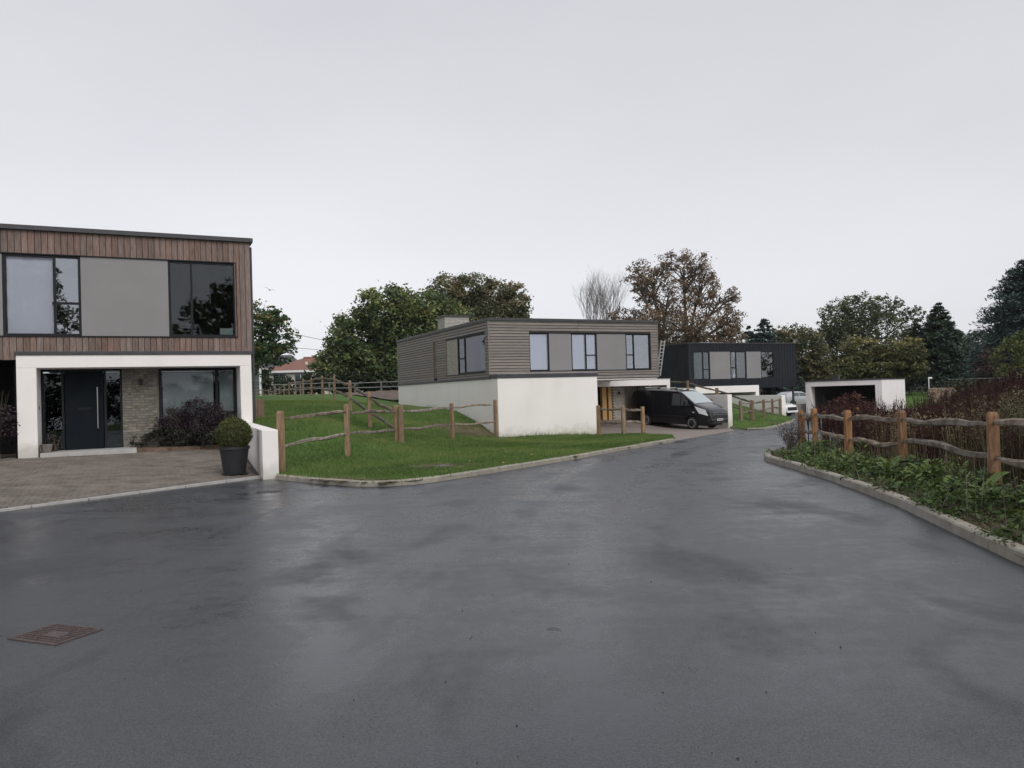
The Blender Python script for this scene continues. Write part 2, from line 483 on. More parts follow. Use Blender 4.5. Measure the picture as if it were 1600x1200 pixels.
mat('cap_yellow', (.5, .3, .06), None, .7)
mat('straw', None or (.2, .16, .09), (.3, .25, .15), .9, 10)
mat('litter', (.02, .018, .015), (.05, .04, .03), .8, 10, rnd=.3)
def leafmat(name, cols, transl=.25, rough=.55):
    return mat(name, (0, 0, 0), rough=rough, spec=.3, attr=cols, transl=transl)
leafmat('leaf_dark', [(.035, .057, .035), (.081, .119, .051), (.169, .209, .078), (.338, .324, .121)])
leafmat('leaf_maple', [(.046, .080, .049), (.076, .124, .061), (.113, .161, .065), (.378, .246, .066)])
leafmat('leaf_mixed', [(.049, .068, .041), (.115, .130, .068), (.209, .189, .101), (.338, .209, .128)])
leafmat('leaf_brown', [(.085, .068, .048), (.165, .125, .082), (.235, .165, .105), (.31, .19, .115)])
leafmat('leaf_birch', [(.040, .055, .034), (.085, .104, .058), (.14, .152, .075), (.21, .195, .085)])
leafmat('leaf_yellow', [(.040, .052, .026), (.098, .108, .046), (.175, .172, .066), (.29, .245, .095)])
leafmat('leaf_conifer', [(.022, .042, .031), (.039, .066, .046), (.059, .092, .057), (.088, .115, .063)], .1)
leafmat('leaf_pine', [(.024, .046, .046), (.042, .070, .066), (.066, .099, .088), (.097, .132, .115)], .1)
leafmat('leaf_haze', [(.05, .068, .058), (.07, .09, .075), (.09, .11, .09), (.11, .13, .10)], .15)  # distance haze put into the leaf colours
leafmat('leaf_lime', [(.05, .066, .020), (.10, .12, .034), (.16, .17, .05), (.2, .19, .07)])
leafmat('leaf_plum', [(.028, .018, .02), (.05, .03, .032), (.075, .05, .045), (.10, .075, .06)])
leafmat('leaf_hedge', [(.015, .024, .014), (.029, .042, .022), (.044, .059, .029), (.066, .077, .037)], .15)
leafmat('leaf_box', [(.030, .045, .012), (.060, .080, .020), (.105, .115, .030), (.17, .16, .05)], .2)
leafmat('leaf_purple', [(.020, .013, .018), (.035, .024, .030), (.05, .038, .045), (.085, .075, .085)], .15)
leafmat('leaf_shade', [(.018, .022, .016), (.030, .034, .024), (.045, .045, .032), (.06, .055, .04)], .15)
leafmat('leaf_weed', [(.026, .044, .014), (.062, .104, .028), (.12, .180, .045), (.21, .235, .075)], .25, .42)
leafmat('leaf_low', [(.030, .040, .018), (.050, .066, .026), (.085, .085, .036), (.15, .11, .055)], .2)
leafmat('weed_tan', [(.045, .048, .024), (.08, .078, .040), (.12, .108, .06), (.18, .155, .09)], .2, .8)
leafmat('stalk', [(.022, .0105, .009), (.042, .018, .015), (.062, .028, .023), (.095, .055, .042)], .12, .8)
leafmat('leaf_rust', [(.035, .016, .013), (.07, .028, .022), (.105, .042, .032), (.14, .07, .05)], .2, .7)
leafmat('tan_grass', [(.10, .085, .045), (.17, .14, .075), (.24, .20, .115), (.30, .26, .16)], .2, .8)
leafmat('grass_blade', [(.048, .088, .020), (.088, .152, .034), (.145, .208, .052), (.25, .245, .10)], .3, .6)
leafmat('worn', [(.07, .055, .03), (.11, .085, .05), (.15, .125, .075), (.12, .13, .05)], 0, .95)
leafmat('dead_leaf', [(.10, .055, .03), (.17, .10, .05), (.24, .16, .09), (.3, .2, .12)], .1, .8)
def groundmats():
    # wet asphalt
    m = bpy.data.materials.new('asphalt'); MATS['asphalt'] = m; m.use_nodes = True; n = m.node_tree; bs = n.nodes['Principled BSDF']; lk = n.links.new
    tc = n.nodes.new('ShaderNodeTexCoord')
    def noise(sc, det=4, st=(1, 1, 1), dist=0.):
        mp = n.nodes.new('ShaderNodeMapping'); mp.inputs['Scale'].default_value = st; lk(tc.outputs['Object'], mp.inputs[0])
        z = n.nodes.new('ShaderNodeTexNoise'); z.inputs['Scale'].default_value = sc; z.inputs['Detail'].default_value = det; z.inputs['Distortion'].default_value = dist; lk(mp.outputs[0], z.inputs['Vector']); return z.outputs[0]
    def mr(x, a, b, c, d):
        q = n.nodes.new('ShaderNodeMapRange'); q.inputs[1].default_value = a; q.inputs[2].default_value = b; q.inputs[3].default_value = c; q.inputs[4].default_value = d; lk(x, q.inputs[0]); return q.outputs[0]
    def mth(op, a, b):
        q = n.nodes.new('ShaderNodeMath'); q.operation = op
        for i, v in enumerate((a, b)):
            if isinstance(v, (int, float)): q.inputs[i].default_value = v
            else: lk(v, q.inputs[i])
        return q.outputs[0]
    big = noise(.22, 3, dist=1.2); mid = noise(.9, 5, (1, .55, 1), .8); fine = noise(90, 4); pat = noise(.9, 8, (1, .5, 1), .5)
    vor = n.nodes.new('ShaderNodeTexVoronoi'); vor.inputs['Scale'].default_value = 105; lk(tc.outputs['Object'], vor.inputs['Vector'])
    trk = noise(1.3, 9, (.55, 1.6, 1), .4); rough_ = noise(7., 8)
    sxy = n.nodes.new('ShaderNodeSeparateXYZ'); lk(tc.outputs['Object'], sxy.inputs[0])
    # two wheel tracks polished along the lane
    ctr = mth('ADD', mth('MULTIPLY', mth('MULTIPLY', sxy.outputs[1], sxy.outputs[1]), .0105), -.6); dd = mth('ABSOLUTE', mth('SUBTRACT', sxy.outputs[0], ctr), 0)
    tr_ = mr(mth('ABSOLUTE', mth('SUBTRACT', dd, .8), 0), .05, .38, .075, 0)
    wet = mth('ADD', mth('ADD', mth('MULTIPLY', big, .30), mth('MULTIPLY', mid, .24)), mth('ADD', mth('MULTIPLY', trk, .26), mth('MULTIPLY', rough_, .20)))
    wet = mth('ADD', wet, tr_); wetm = mr(wet, .45, .57, 0, 1)
    # colour: dark where wet, aggregate speckle
    rp = n.nodes.new('ShaderNodeValToRGB'); e = rp.color_ramp.elements; e[0].position = .32; e[1].position = .75; e[0].color = (.008, .010, .0125, 1); e[1].color = (.060, .064, .071, 1)
    f2 = mth('ADD', mth('MULTIPLY', fine, .55), mth('MULTIPLY', vor.outputs['Distance'], .75)); lk(f2, rp.inputs[0])
    dk = n.nodes.new('ShaderNodeMixRGB'); dk.blend_type = 'MULTIPLY'; dk.inputs[0].default_value = 1; lk(rp.outputs[0], dk.inputs[1])
    cr = n.nodes.new('ShaderNodeValToRGB'); e = cr.color_ramp.elements; e[0].position = .1; e[1].position = .9; e[0].color = (1., 1., 1., 1); e[1].color = (.62, .645, .70, 1); lk(wetm, cr.inputs[0]); lk(cr.outputs[0], dk.inputs[2])
    # old dark patches with their own outline
    pm = mr(pat, .54, .70, 1., .72); d2 = n.nodes.new('ShaderNodeMixRGB'); d2.blend_type = 'MULTIPLY'; d2.inputs[0].default_value = 1; lk(dk.outputs[0], d2.inputs[1])
    cb = n.nodes.new('ShaderNodeCombineColor'); [lk(pm, cb.inputs[i]) for i in range(3)]; lk(cb.outputs[0], d2.inputs[2]); lk(d2.outputs[0], bs.inputs['Base Color'])
    rg = mth('ADD', mr(wetm, 0, 1, .42, .23), mr(pat, .53, .66, 0, .16)); lk(rg, bs.inputs['Roughness'])
    bs.inputs['Specular IOR Level'].default_value = .5
    bp = n.nodes.new('ShaderNodeBump'); bp.inputs['Strength'].default_value = .30; bp.inputs['Distance'].default_value = .003; lk(f2, bp.inputs['Height']); lk(bp.outputs[0], bs.inputs['Normal'])
    # lawn: green with yellowish and straw patches
    m = bpy.data.materials.new('lawn'); MATS['lawn'] = m; m.use_nodes = True; n = m.node_tree; bs = n.nodes['Principled BSDF']; lk = n.links.new; tc = n.nodes.new('ShaderNodeTexCoord')
    a = noise(1.1, 5); b = noise(30, 4); c = noise(.35, 4, dist=.6)
    r1 = n.nodes.new('ShaderNodeValToRGB'); e = r1.color_ramp.elements; e[0].position = .3; e[1].position = .7; e[0].color = (.048, .096, .020, 1); e[1].color = (.105, .175, .040, 1)
    lk(mth('ADD', mth('MULTIPLY', a, .5), mth('MULTIPLY', b, .5)), r1.inputs[0])
    mx = n.nodes.new('ShaderNodeMixRGB'); mx.inputs[2].default_value = (.13, .115, .055, 1); lk(mr(c, .56, .72, 0, .6), mx.inputs[0]); lk(r1.outputs[0], mx.inputs[1]); lk(mx.outputs[0], bs.inputs['Base Color'])
    bs.inputs['Roughness'].default_value = .9; bs.inputs['Specular IOR Level'].default_value = .2
    bp = n.nodes.new('ShaderNodeBump'); bp.inputs['Strength'].default_value = .7; bp.inputs['Distance'].default_value = .05; lk(b, bp.inputs['Height']); lk(bp.outputs[0], bs.inputs['Normal'])
    # pavers seen too far away to build one by one
    m = bpy.data.materials.new('paving_far'); MATS['paving_far'] = m; m.use_nodes = True; n = m.node_tree; bs = n.nodes['Principled BSDF']; lk = n.links.new; tc = n.nodes.new('ShaderNodeTexCoord')
    bt = n.nodes.new('ShaderNodeTexBrick'); bt.inputs['Color1'].default_value = (.20, .165, .145, 1); bt.inputs['Color2'].default_value = (.27, .225, .2, 1); bt.inputs['Mortar'].default_value = (.10, .085, .075, 1); bt.inputs['Scale'].default_value = 2.2
    bt.inputs['Mortar Size'].default_value = .012; lk(tc.outputs['Object'], bt.inputs['Vector']); lk(bt.outputs[0], bs.inputs['Base Color']); bs.inputs['Roughness'].default_value = .7
groundmats()
mat('paver', (.115, .10, .085), (.185, .162, .138), .62, 6, 5, bump=.25, bscale=40, rnd=.2, spec=.4)
mat('paver_mass', (.11, .095, .081), (.195, .17, .145), .62, 2.2, 6, bump=.25, bscale=40, spec=.4)
mat('joint', (.05, .042, .036), None, .95)
def glassmat(name, tint, refl):
    m = bpy.data.materials.new(name); MATS[name] = m; m.use_nodes = True; n = m.node_tree; n.nodes.clear(); lk = n.links.new
    o = n.nodes.new('ShaderNodeOutputMaterial'); tr = n.nodes.new('ShaderNodeBsdfTransparent'); tr.inputs[0].default_value = (*tint, 1)
    gl = n.nodes.new('ShaderNodeBsdfGlossy'); gl.inputs['Roughness'].default_value = .01; gl.inputs['Color'].default_value = (.92, .95, 1, 1)
    fr = n.nodes.new('ShaderNodeFresnel'); fr.inputs['IOR'].default_value = 1.5
    ad = n.nodes.new('ShaderNodeMath'); ad.operation = 'ADD'; ad.use_clamp = True; ad.inputs[1].default_value = refl
    tc = n.nodes.new('ShaderNodeTexCoord'); nz = n.nodes.new('ShaderNodeTexNoise'); nz.inputs['Scale'].default_value = .9; bp = n.nodes.new('ShaderNodeBump'); bp.inputs['Strength'].default_value = .06; bp.inputs['Distance'].default_value = .05
    lk(tc.outputs['Object'], nz.inputs['Vector']); lk(nz.outputs[0], bp.inputs['Height']); lk(bp.outputs[0], gl.inputs['Normal'])
    mx = n.nodes.new('ShaderNodeMixShader'); lk(fr.outputs[0], ad.inputs[0]); lk(ad.outputs[0], mx.inputs[0]); lk(tr.outputs[0], mx.inputs[1]); lk(gl.outputs[0], mx.inputs[2]); lk(mx.outputs[0], o.inputs[0])
glassmat('glass', (.7, .75, .75), .0)
glassmat('glass_plain', (.95, .96, .97), -.02)
glassmat('glass_mirror', (.85, .88, .92), .14)
# ------------------------------------------------------------------ mesh helpers
class MB:
    def __init__(s): s.v = []; s.f = []
    def quad(s, a, b, c, d): i = len(s.v); s.v += [tuple(a), tuple(b), tuple(c), tuple(d)]; s.f.append((i, i+1, i+2, i+3))
    def box(s, x0, x1, y0, y1, z0, z1):
        i = len(s.v); s.v += [(x, y, z) for z in (z0, z1) for y in (y0, y1) for x in (x0, x1)]
        s.f += [tuple(i+k for k in q) for q in ((0, 2, 3, 1), (4, 5, 7, 6), (0, 1, 5, 4), (2, 6, 7, 3), (0, 4, 6, 2), (1, 3, 7, 5))]; return s
    def prism(s, pts, z0, z1):
        i = len(s.v); n = len(pts); s.v += [(*p[:2], z0) for p in pts]+[(*p[:2], z1) for p in pts]
        s.f.append(tuple(range(i+n-1, i-1, -1))); s.f.append(tuple(range(i+n, i+2*n)))
        for k in range(n): s.f.append((i+k, i+(k+1) % n, i+n+(k+1) % n, i+n+k))
        return s
    def tube(s, path, radii, n=6, cap=True, flat=1.):
        path = [Vector(p) for p in path]; i = len(s.v); N = len(path)
        if not hasattr(radii, '__len__'): radii = [radii]*N
        for k, p in enumerate(path):
            t = (path[min(k+1, N-1)]-path[max(k-1, 0)]).normalized()
            up = Vector((0, 0, 1)) if abs(t.z) < .95 else Vector((1, 0, 0))
            a = t.cross(up).normalized(); b = a.cross(t).normalized()
            for j in range(n):
                w = 2*math.pi*(j+.5)/n; s.v.append(tuple(p+(a*math.cos(w)*flat+b*math.sin(w))*radii[k]))
        for k in range(N-1):
            for j in range(n): s.f.append((i+k*n+j, i+k*n+(j+1) % n, i+(k+1)*n+(j+1) % n, i+(k+1)*n+j))
        if cap: s.f.append(tuple(range(i+n-1, i-1, -1))); s.f.append(tuple(range(i+(N-1)*n, i+N*n)))
        return s
    def lathe(s, prof, n=20, axis='z', c=(0, 0, 0)):
        i = len(s.v)
        for r, h in prof:
            for j in range(n):
                w = 2*math.pi*j/n; x, y = r*math.cos(w), r*math.sin(w)
                p = (x, y, h) if axis == 'z' else (x, h, y)
                s.v.append((p[0]+c[0], p[1]+c[1], p[2]+c[2]))
        for k in range(len(prof)-1):
            for j in range(n): s.f.append((i+k*n+j, i+k*n+(j+1) % n, i+(k+1)*n+(j+1) % n, i+(k+1)*n+j))
        s.f.append(tuple(range(i+n-1, i-1, -1))); s.f.append(tuple(range(i+(len(prof)-1)*n, i+len(prof)*n)))
        return s
    def patch(s, P, nu, nv):
        i = len(s.v)
        for a in range(nu+1):
            for b in range(nv+1): s.v.append(tuple(P(a/nu, b/nv)))
        for a in range(nu):
            for b in range(nv): q = i+a*(nv+1)+b; s.f.append((q, q+nv+1, q+nv+2, q+1))
        return s
    def mesh(s, name, m):
        me = bpy.data.meshes.new(name); me.from_pydata(s.v, [], s.f); me.update()
        bm = bmesh.new(); bm.from_mesh(me); bmesh.ops.recalc_face_normals(bm, faces=bm.faces); bm.to_mesh(me); bm.free()
        me.materials.append(MATS[m]); return me
    def build(s, name, m, parent=None, loc=(0, 0, 0), rz=0, smooth=False, bevel=0):
        o = bpy.data.objects.new(name, s.mesh(name, m)); COL.objects.link(o); o.location = loc; o.rotation_euler.z = rz
        if parent: o.parent = parent
        if smooth: o.data.shade_smooth()
        if bevel:
            b = o.modifiers.new('bevel', 'BEVEL'); b.width = bevel; b.segments = 2; b.limit_method = 'ANGLE'
        return o
def piece(name, me, parent, loc, rot=(0, 0, 0), scale=(1, 1, 1)):
    o = bpy.data.objects.new(name, me); COL.objects.link(o); o.location = loc; o.rotation_euler = rot; o.scale = scale
    if parent: o.parent = parent
    return o
def tag(o, label=None, cat=None, group=None, kind=None):
    if label: o['label'] = label
    if cat: o['category'] = cat
    if group: o['group'] = group
    if kind: o['kind'] = kind
    return o
def empty(name, loc, rz=0):
    o = bpy.data.objects.new(name, None); COL.objects.link(o); o.location = loc; o.rotation_euler.z = rz; o.empty_display_size = .2; return o
def fastmesh(name, V, Fc, m, parent=None, val=None, k=4):
    V = np.asarray(V, np.float32).reshape(-1, 3); Fc = np.asarray(Fc, np.int32).reshape(-1, k); nf = len(Fc)
    me = bpy.data.meshes.new(name); me.vertices.add(len(V)); me.vertices.foreach_set('co', V.ravel())
    me.loops.add(nf*k); me.loops.foreach_set('vertex_index', Fc.ravel()); me.polygons.add(nf)
    me.polygons.foreach_set('loop_start', np.arange(nf, dtype=np.int32)*k)
    try: me.polygons.foreach_set('loop_total', np.full(nf, k, np.int32))
    except Exception: pass
    if val is not None:
        a = me.attributes.new('v', 'FLOAT', 'FACE'); a.data.foreach_set('value', np.asarray(val, np.float32).ravel())
    me.update(); me.validate(); me.materials.append(MATS[m])
    o = bpy.data.objects.new(name, me); COL.objects.link(o)
    if parent: o.parent = parent
    return o
def unit(n):
    d = RNG.normal(size=(n, 3)); return d/np.linalg.norm(d, axis=1, keepdims=True)
def leafquads(P, size, aspect=.55, up=.35):
    """rhombic leaves at P, random orientation biased to face up"""
    n = len(P); nr = unit(n); nr[:, 2] = np.abs(nr[:, 2])+up; nr /= np.linalg.norm(nr, axis=1, keepdims=True)
    a = np.cross(nr, unit(n)); a /= np.linalg.norm(a, axis=1, keepdims=True)+1e-9; b = np.cross(nr, a)
    s = (np.asarray(size)*RNG.uniform(.65, 1.35, n))[:, None]
    V = np.stack([P-a*s, P+b*s*aspect-a*s*.1, P+a*s, P-b*s*aspect-a*s*.1], 1)
    return V.reshape(-1, 3), np.arange(n*4).reshape(-1, 4)
# ------------------------------------------------------------------ terrain
CT = np.array(D['ctrl']); _xy = CT[:, :2]
_n = len(CT); _d = np.linalg.norm(_xy[:, None]-_xy[None], axis=2)
_A = np.zeros((_n+3, _n+3)); _A[:_n, :_n] = _d-np.eye(_n)*.02; _A[:_n, _n] = 1; _A[:_n, _n+1:] = _xy; _A[_n, :_n] = 1; _A[_n+1:, :_n] = _xy.T
_w = np.linalg.lstsq(_A, np.concatenate([CT[:, 2], np.zeros(3)]), rcond=None)[0]
def hz(x, y):
    x = np.atleast_1d(np.asarray(x, float)); y = np.atleast_1d(np.asarray(y, float)); q = np.stack([x, y], 1); r = np.empty(len(x))
    for i in range(0, len(x), 20000):
        d = np.linalg.norm(q[i:i+20000, None]-_xy[None], axis=2); r[i:i+20000] = d@_w[:_n]+_w[_n]+q[i:i+20000]@_w[_n+1:]
    return r
def h1(x, y): return float(hz(x, y)[0])
KN = np.array([(-60, 0), (14, 0), (22, -.08), (33, -.36), (42, -.6), (60, -.7), (100, -.75), (500, -1.5)])
def gz(y): return np.interp(y, KN[:, 0], KN[:, 1])
def inpoly(x, y, poly):
    x = np.asarray(x); y = np.asarray(y); r = np.zeros(len(x), bool); n = len(poly)
    for i in range(n):
        x0, y0 = poly[i][:2]; x1, y1 = poly[(i+1) % n][:2]
        c = ((y0 > y) != (y1 > y))
        with np.errstate(divide='ignore', invalid='ignore'): r ^= c & (x < (x1-x0)*(y-y0)/(y1-y0+1e-12)+x0)
    return r
def sheet(name, poly, zf, step, m, kind='structure', smooth=True):
    b = []
    for i in range(len(poly)):
        p, q = np.array(poly[i][:2], float), np.array(poly[(i+1) % len(poly)][:2], float); k = max(1, int(np.linalg.norm(q-p)/step))
        b += [tuple(p+(q-p)*t/k) for t in range(k)]
    xs = [p[0] for p in b]; ys = [p[1] for p in b]
    gx, gy = np.meshgrid(np.arange(min(xs), max(xs), step), np.arange(min(ys), max(ys), step)); gx = gx.ravel()+RNG.uniform(-.2, .2, gx.size)*step; gy = gy.ravel()+RNG.uniform(-.2, .2, gy.size)*step
    k = inpoly(gx, gy, poly); gx, gy = gx[k], gy[k]
    bb = np.array(b); keep = np.ones(len(gx), bool)
    for i in range(0, len(gx), 4000):
        keep[i:i+4000] = np.min(np.linalg.norm(np.stack([gx, gy], 1)[i:i+4000, None]-bb[None], axis=2), 1) > step*.45
    pts = [Vector(p) for p in b]+[Vector((float(a), float(c))) for a, c in zip(gx[keep], gy[keep])]
    r = delaunay_2d_cdt(pts, [], [list(range(len(b)))], 1, 1e-4)
    vx = np.array([tuple(p) for p in r[0]]); z = zf(vx[:, 0], vx[:, 1])
    me = bpy.data.meshes.new(name); me.from_pydata([(a, c, d) for (a, c), d in zip(vx, z)], [], [tuple(f) for f in r[2]]); me.update()
    bm = bmesh.new(); bm.from_mesh(me); bmesh.ops.recalc_face_normals(bm, faces=bm.faces)
    if sum(f.normal.z for f in bm.faces) < 0: bmesh.ops.reverse_faces(bm, faces=bm.faces)
    bm.to_mesh(me); bm.free(); me.materials.append(MATS[m])
    o = bpy.data.objects.new(name, me); COL.objects.link(o); o['kind'] = kind
    if smooth: me.shade_smooth()
    return o
P2 = lambda o, u, v: (float(o[0]+E1[0]*u+E2[0]*v), float(o[1]+E1[1]*u+E2[1]*v))
LH = (-7.45, 22.0); MH = (-.62, 33.0); DH = tuple(D['darkP'][:2])
# far ground: one sheet to the horizon
gx = np.concatenate([np.arange(-400, -60, 20), np.arange(-60, 80, 2.5), np.arange(80, 401, 20)]); gy = np.concatenate([np.arange(-80, 0, 10), np.arange(0, 110, 2.5), np.arange(110, 801, 30)])
X, Y = np.meshgrid(gx, gy); z = hz(X.ravel(), Y.ravel()); t = np.clip((Y.ravel()-58)/12, 0, 1); t = t*t*(3-2*t)
far = np.clip((Y.ravel()-250)/150, 0, 1); z = (z-1.6*(1-t))*(1-far)+1.0*far
nx = len(gx); idx = np.arange(len(gy)*nx).reshape(len(gy), nx); Fq = np.stack([idx[:-1, :-1], idx[:-1, 1:], idx[1:, 1:], idx[1:, :-1]], -1).reshape(-1, 4)
g = fastmesh('ground', np.stack([X.ravel(), Y.ravel(), z], 1), Fq, 'lawn'); g['kind'] = 'structure'; g.data.shade_smooth()
KL = D['kerbL']; BE = D['bed_edge']
road = [(-20.5, -7.5), (-8.03, 12), (-5.3, 16.25)]+[k[:2] for k in KL]+[(5.6, 26.5), (10.4, 36), (11.5, 41.05), (11.1, 36.6), (12, 36.8), (17.8, 48.5), (18.6, 53.5), (17.5, 62), (34, 68), (46, 62), (30, 46), (20, 32), (13, 24), (9.8, 21.6)]+[p for p in BE[::-1]]
sheet('road', road, lambda x, y: gz(y), 1.0, 'asphalt')
lawnL = [(k[0], k[1]) for k in KL]+[(6.6, 32), (4.7, 34.1), (3.91, 35.2), (-.62, 33.02), (-6.75, 45.6), (-4.5, 52), (-1, 64), (-8, 65.5), (-24, 73.5), (-40, 82), (-46, 60), (-22, 38), (-11, 27), (-7.75, 22.1), (-5.0, 16.1)]
sheet('lawn', lawnL, lambda x, y: hz(x, y)-.025, .6, 'lawn')
sheet('soil_bank', [(-12.5, 57), (-9.4, 50), (-7.2, 47), (-4.7, 52.3), (-1.5, 63.5), (-8, 65.2), (-11, 66.5)], lambda x, y: hz(x, y)+.05+.12*np.sin(x*1.7+y)*np.sin(y*1.3), .7, 'bank_soil')
lawnM = [(11.62, 41.2), (11.1, 36.7), (11.25, 36.5), (12, 36.75), (14, 40.5), (17.8, 48.4), (18.4, 52), (16.1, 57.5), (13, 58), (4, 54.5), (5, 47), (8.5, 47.5)]
sheet('mound', lawnM, lambda x, y: hz(x, y)-.02, .7, 'lawn')
bed = list(BE)+[(9.8, 21.6), (13, 24), (20, 32), (30, 46), (60, 44), (60, -8)]
sheet('bed', bed, lambda x, y: hz(x, y)-.03, .8, 'soil')
# ------------------------------------------------------------------ kerbs
def kerb(name, label, pts, closed_end=True, w=.13, side=1):
    P = [np.array(p[:2], float) for p in pts]; zt = [p[2] for p in pts]
    # resample
    seg = [np.linalg.norm(P[i+1]-P[i]) for i in range(len(P)-1)]; cum = np.concatenate([[0], np.cumsum(seg)]); Ln = cum[-1]
    root = empty(name, (float(P[0][0]), float(P[0][1]), float(zt[0]-.12)))
    at = lambda s: np.array([np.interp(s, cum, [p[0] for p in P]), np.interp(s, cum, [p[1] for p in P]), np.interp(s, cum, zt)])
    n = max(1, round(Ln/.9)); o0 = np.array(root.location)
    for i in range(n):
        s0, s1 = Ln*i/n, Ln*(i+1)/n
        m = MB(); ss = np.linspace(s0+.004, s1-.004, 3); rings = []
        for s in ss:
            p = at(s); q = at(min(s+.05, Ln)); r = at(max(s-.05, 0)); t = (q-r)[:2]; t /= np.linalg.norm(t); nn = np.array([-t[1], t[0]])*side; dz = 0
            a = p[:2]; b = p[:2]+nn*w; z = p[2]
            rings.append([(*(a), z-.2), (*(a), z-.018), (*(a+nn*.018), z), (*(b), z), (*(b), z-.2)])
        jz = random.uniform(-.004, .004)
        base = len(m.v)
        for R_ in rings: m.v += [tuple(np.array([c[0]-o0[0], c[1]-o0[1], c[2]-o0[2]+jz])) for c in R_]
        for k in range(2):
            for j in range(4): m.f.append((base+k*5+j, base+k*5+j+1, base+k*5+5+j+1, base+k*5+5+j))
        m.f.append(tuple(range(base, base+5))); m.f.append(tuple(range(base+14, base+9, -1)))
        m.build('kerb_stone', 'kerb', root)
    tag(root, label, 'kerb'); return root
kd = lambda x, y: np.min([np.hypot(x-(a[0]+(b[0]-a[0])*t), y-(a[1]+(b[1]-a[1])*t)) for a, b in zip(KL[:-1], KL[1:]) for t in (0, .2, .4, .6, .8)], axis=0)
def bare(x, y):
    """where the turf has worn away: strip by the kerb, round the lid, the steep corner by the middle house"""
    w = .5+.5*np.sin(x*1.9+.6+np.sin(y*2.3))*np.sin(y*.9+1.1+x*.3)+.12*np.sin(x*9+y*7)
    a = np.clip(1.25-kd(x, y)/.55, 0, 1)*np.clip(w*2.2-.65, 0, 1)
    b = np.clip(1.3-np.hypot((x+1.6)/.75, (y-16.9)/.6), 0, 1)*.8
    c = np.clip(1.4-np.hypot((x+1.6)/1.5, (y-32.2)/1.9), 0, 1)*.9
    return np.clip(a+b+c, 0, 1)
def worn():
    x, y = np.meshgrid(np.arange(-5, 6, .12), np.arange(13.6, 36, .12)); x = x.ravel(); y = y.ravel(); k = inpoly(x, y, lawnL); x, y = x[k], y[k]; k = RNG.uniform(0, 1, len(x)) < bare(x, y); x, y = x[k], y[k]
    n = len(x); z = hz(x, y)-.012; a = RNG.uniform(0, 6.28, n); r = RNG.uniform(.07, .16, n); V = []
    for j in range(6): V.append(np.stack([x+np.cos(a+j*1.047)*r*RNG.uniform(.6, 1.2, n), y+np.sin(a+j*1.047)*r*RNG.uniform(.6, 1.2, n), hz(x+np.cos(a+j*1.047)*r, y+np.sin(a+j*1.047)*r)-.012+RNG.uniform(-.006, .006, n)], 1))
    V = np.stack(V, 1).reshape(-1, 3); o = fastmesh('worn_turf', V, np.arange(n*6).reshape(-1, 6), 'worn', None, np.clip(RNG.normal(.45, .2, n), 0, 1), 6); tag(o, 'worn brown patches of turf along the kerb and by the middle house corner', 'bare ground', kind='stuff')
worn()
kerb('kerb', 'curving concrete kerb along the edge of the left hand grass bank', KL)
kerb('kerb', 'pale concrete kerb edging the overgrown weed bed on the right', [(p[0], p[1], float(gz(p[1]))+.12) for p in BE[1:]], side=-1)
kerb('kerb', 'thin distant kerb below the fenced grass mound beyond the van', [(11.15, 36.6, -.37), (12, 36.75, -.38), (14, 40.45, -.45), (17.8, 48.45, -.52), (18.5, 52.5, -.58)])
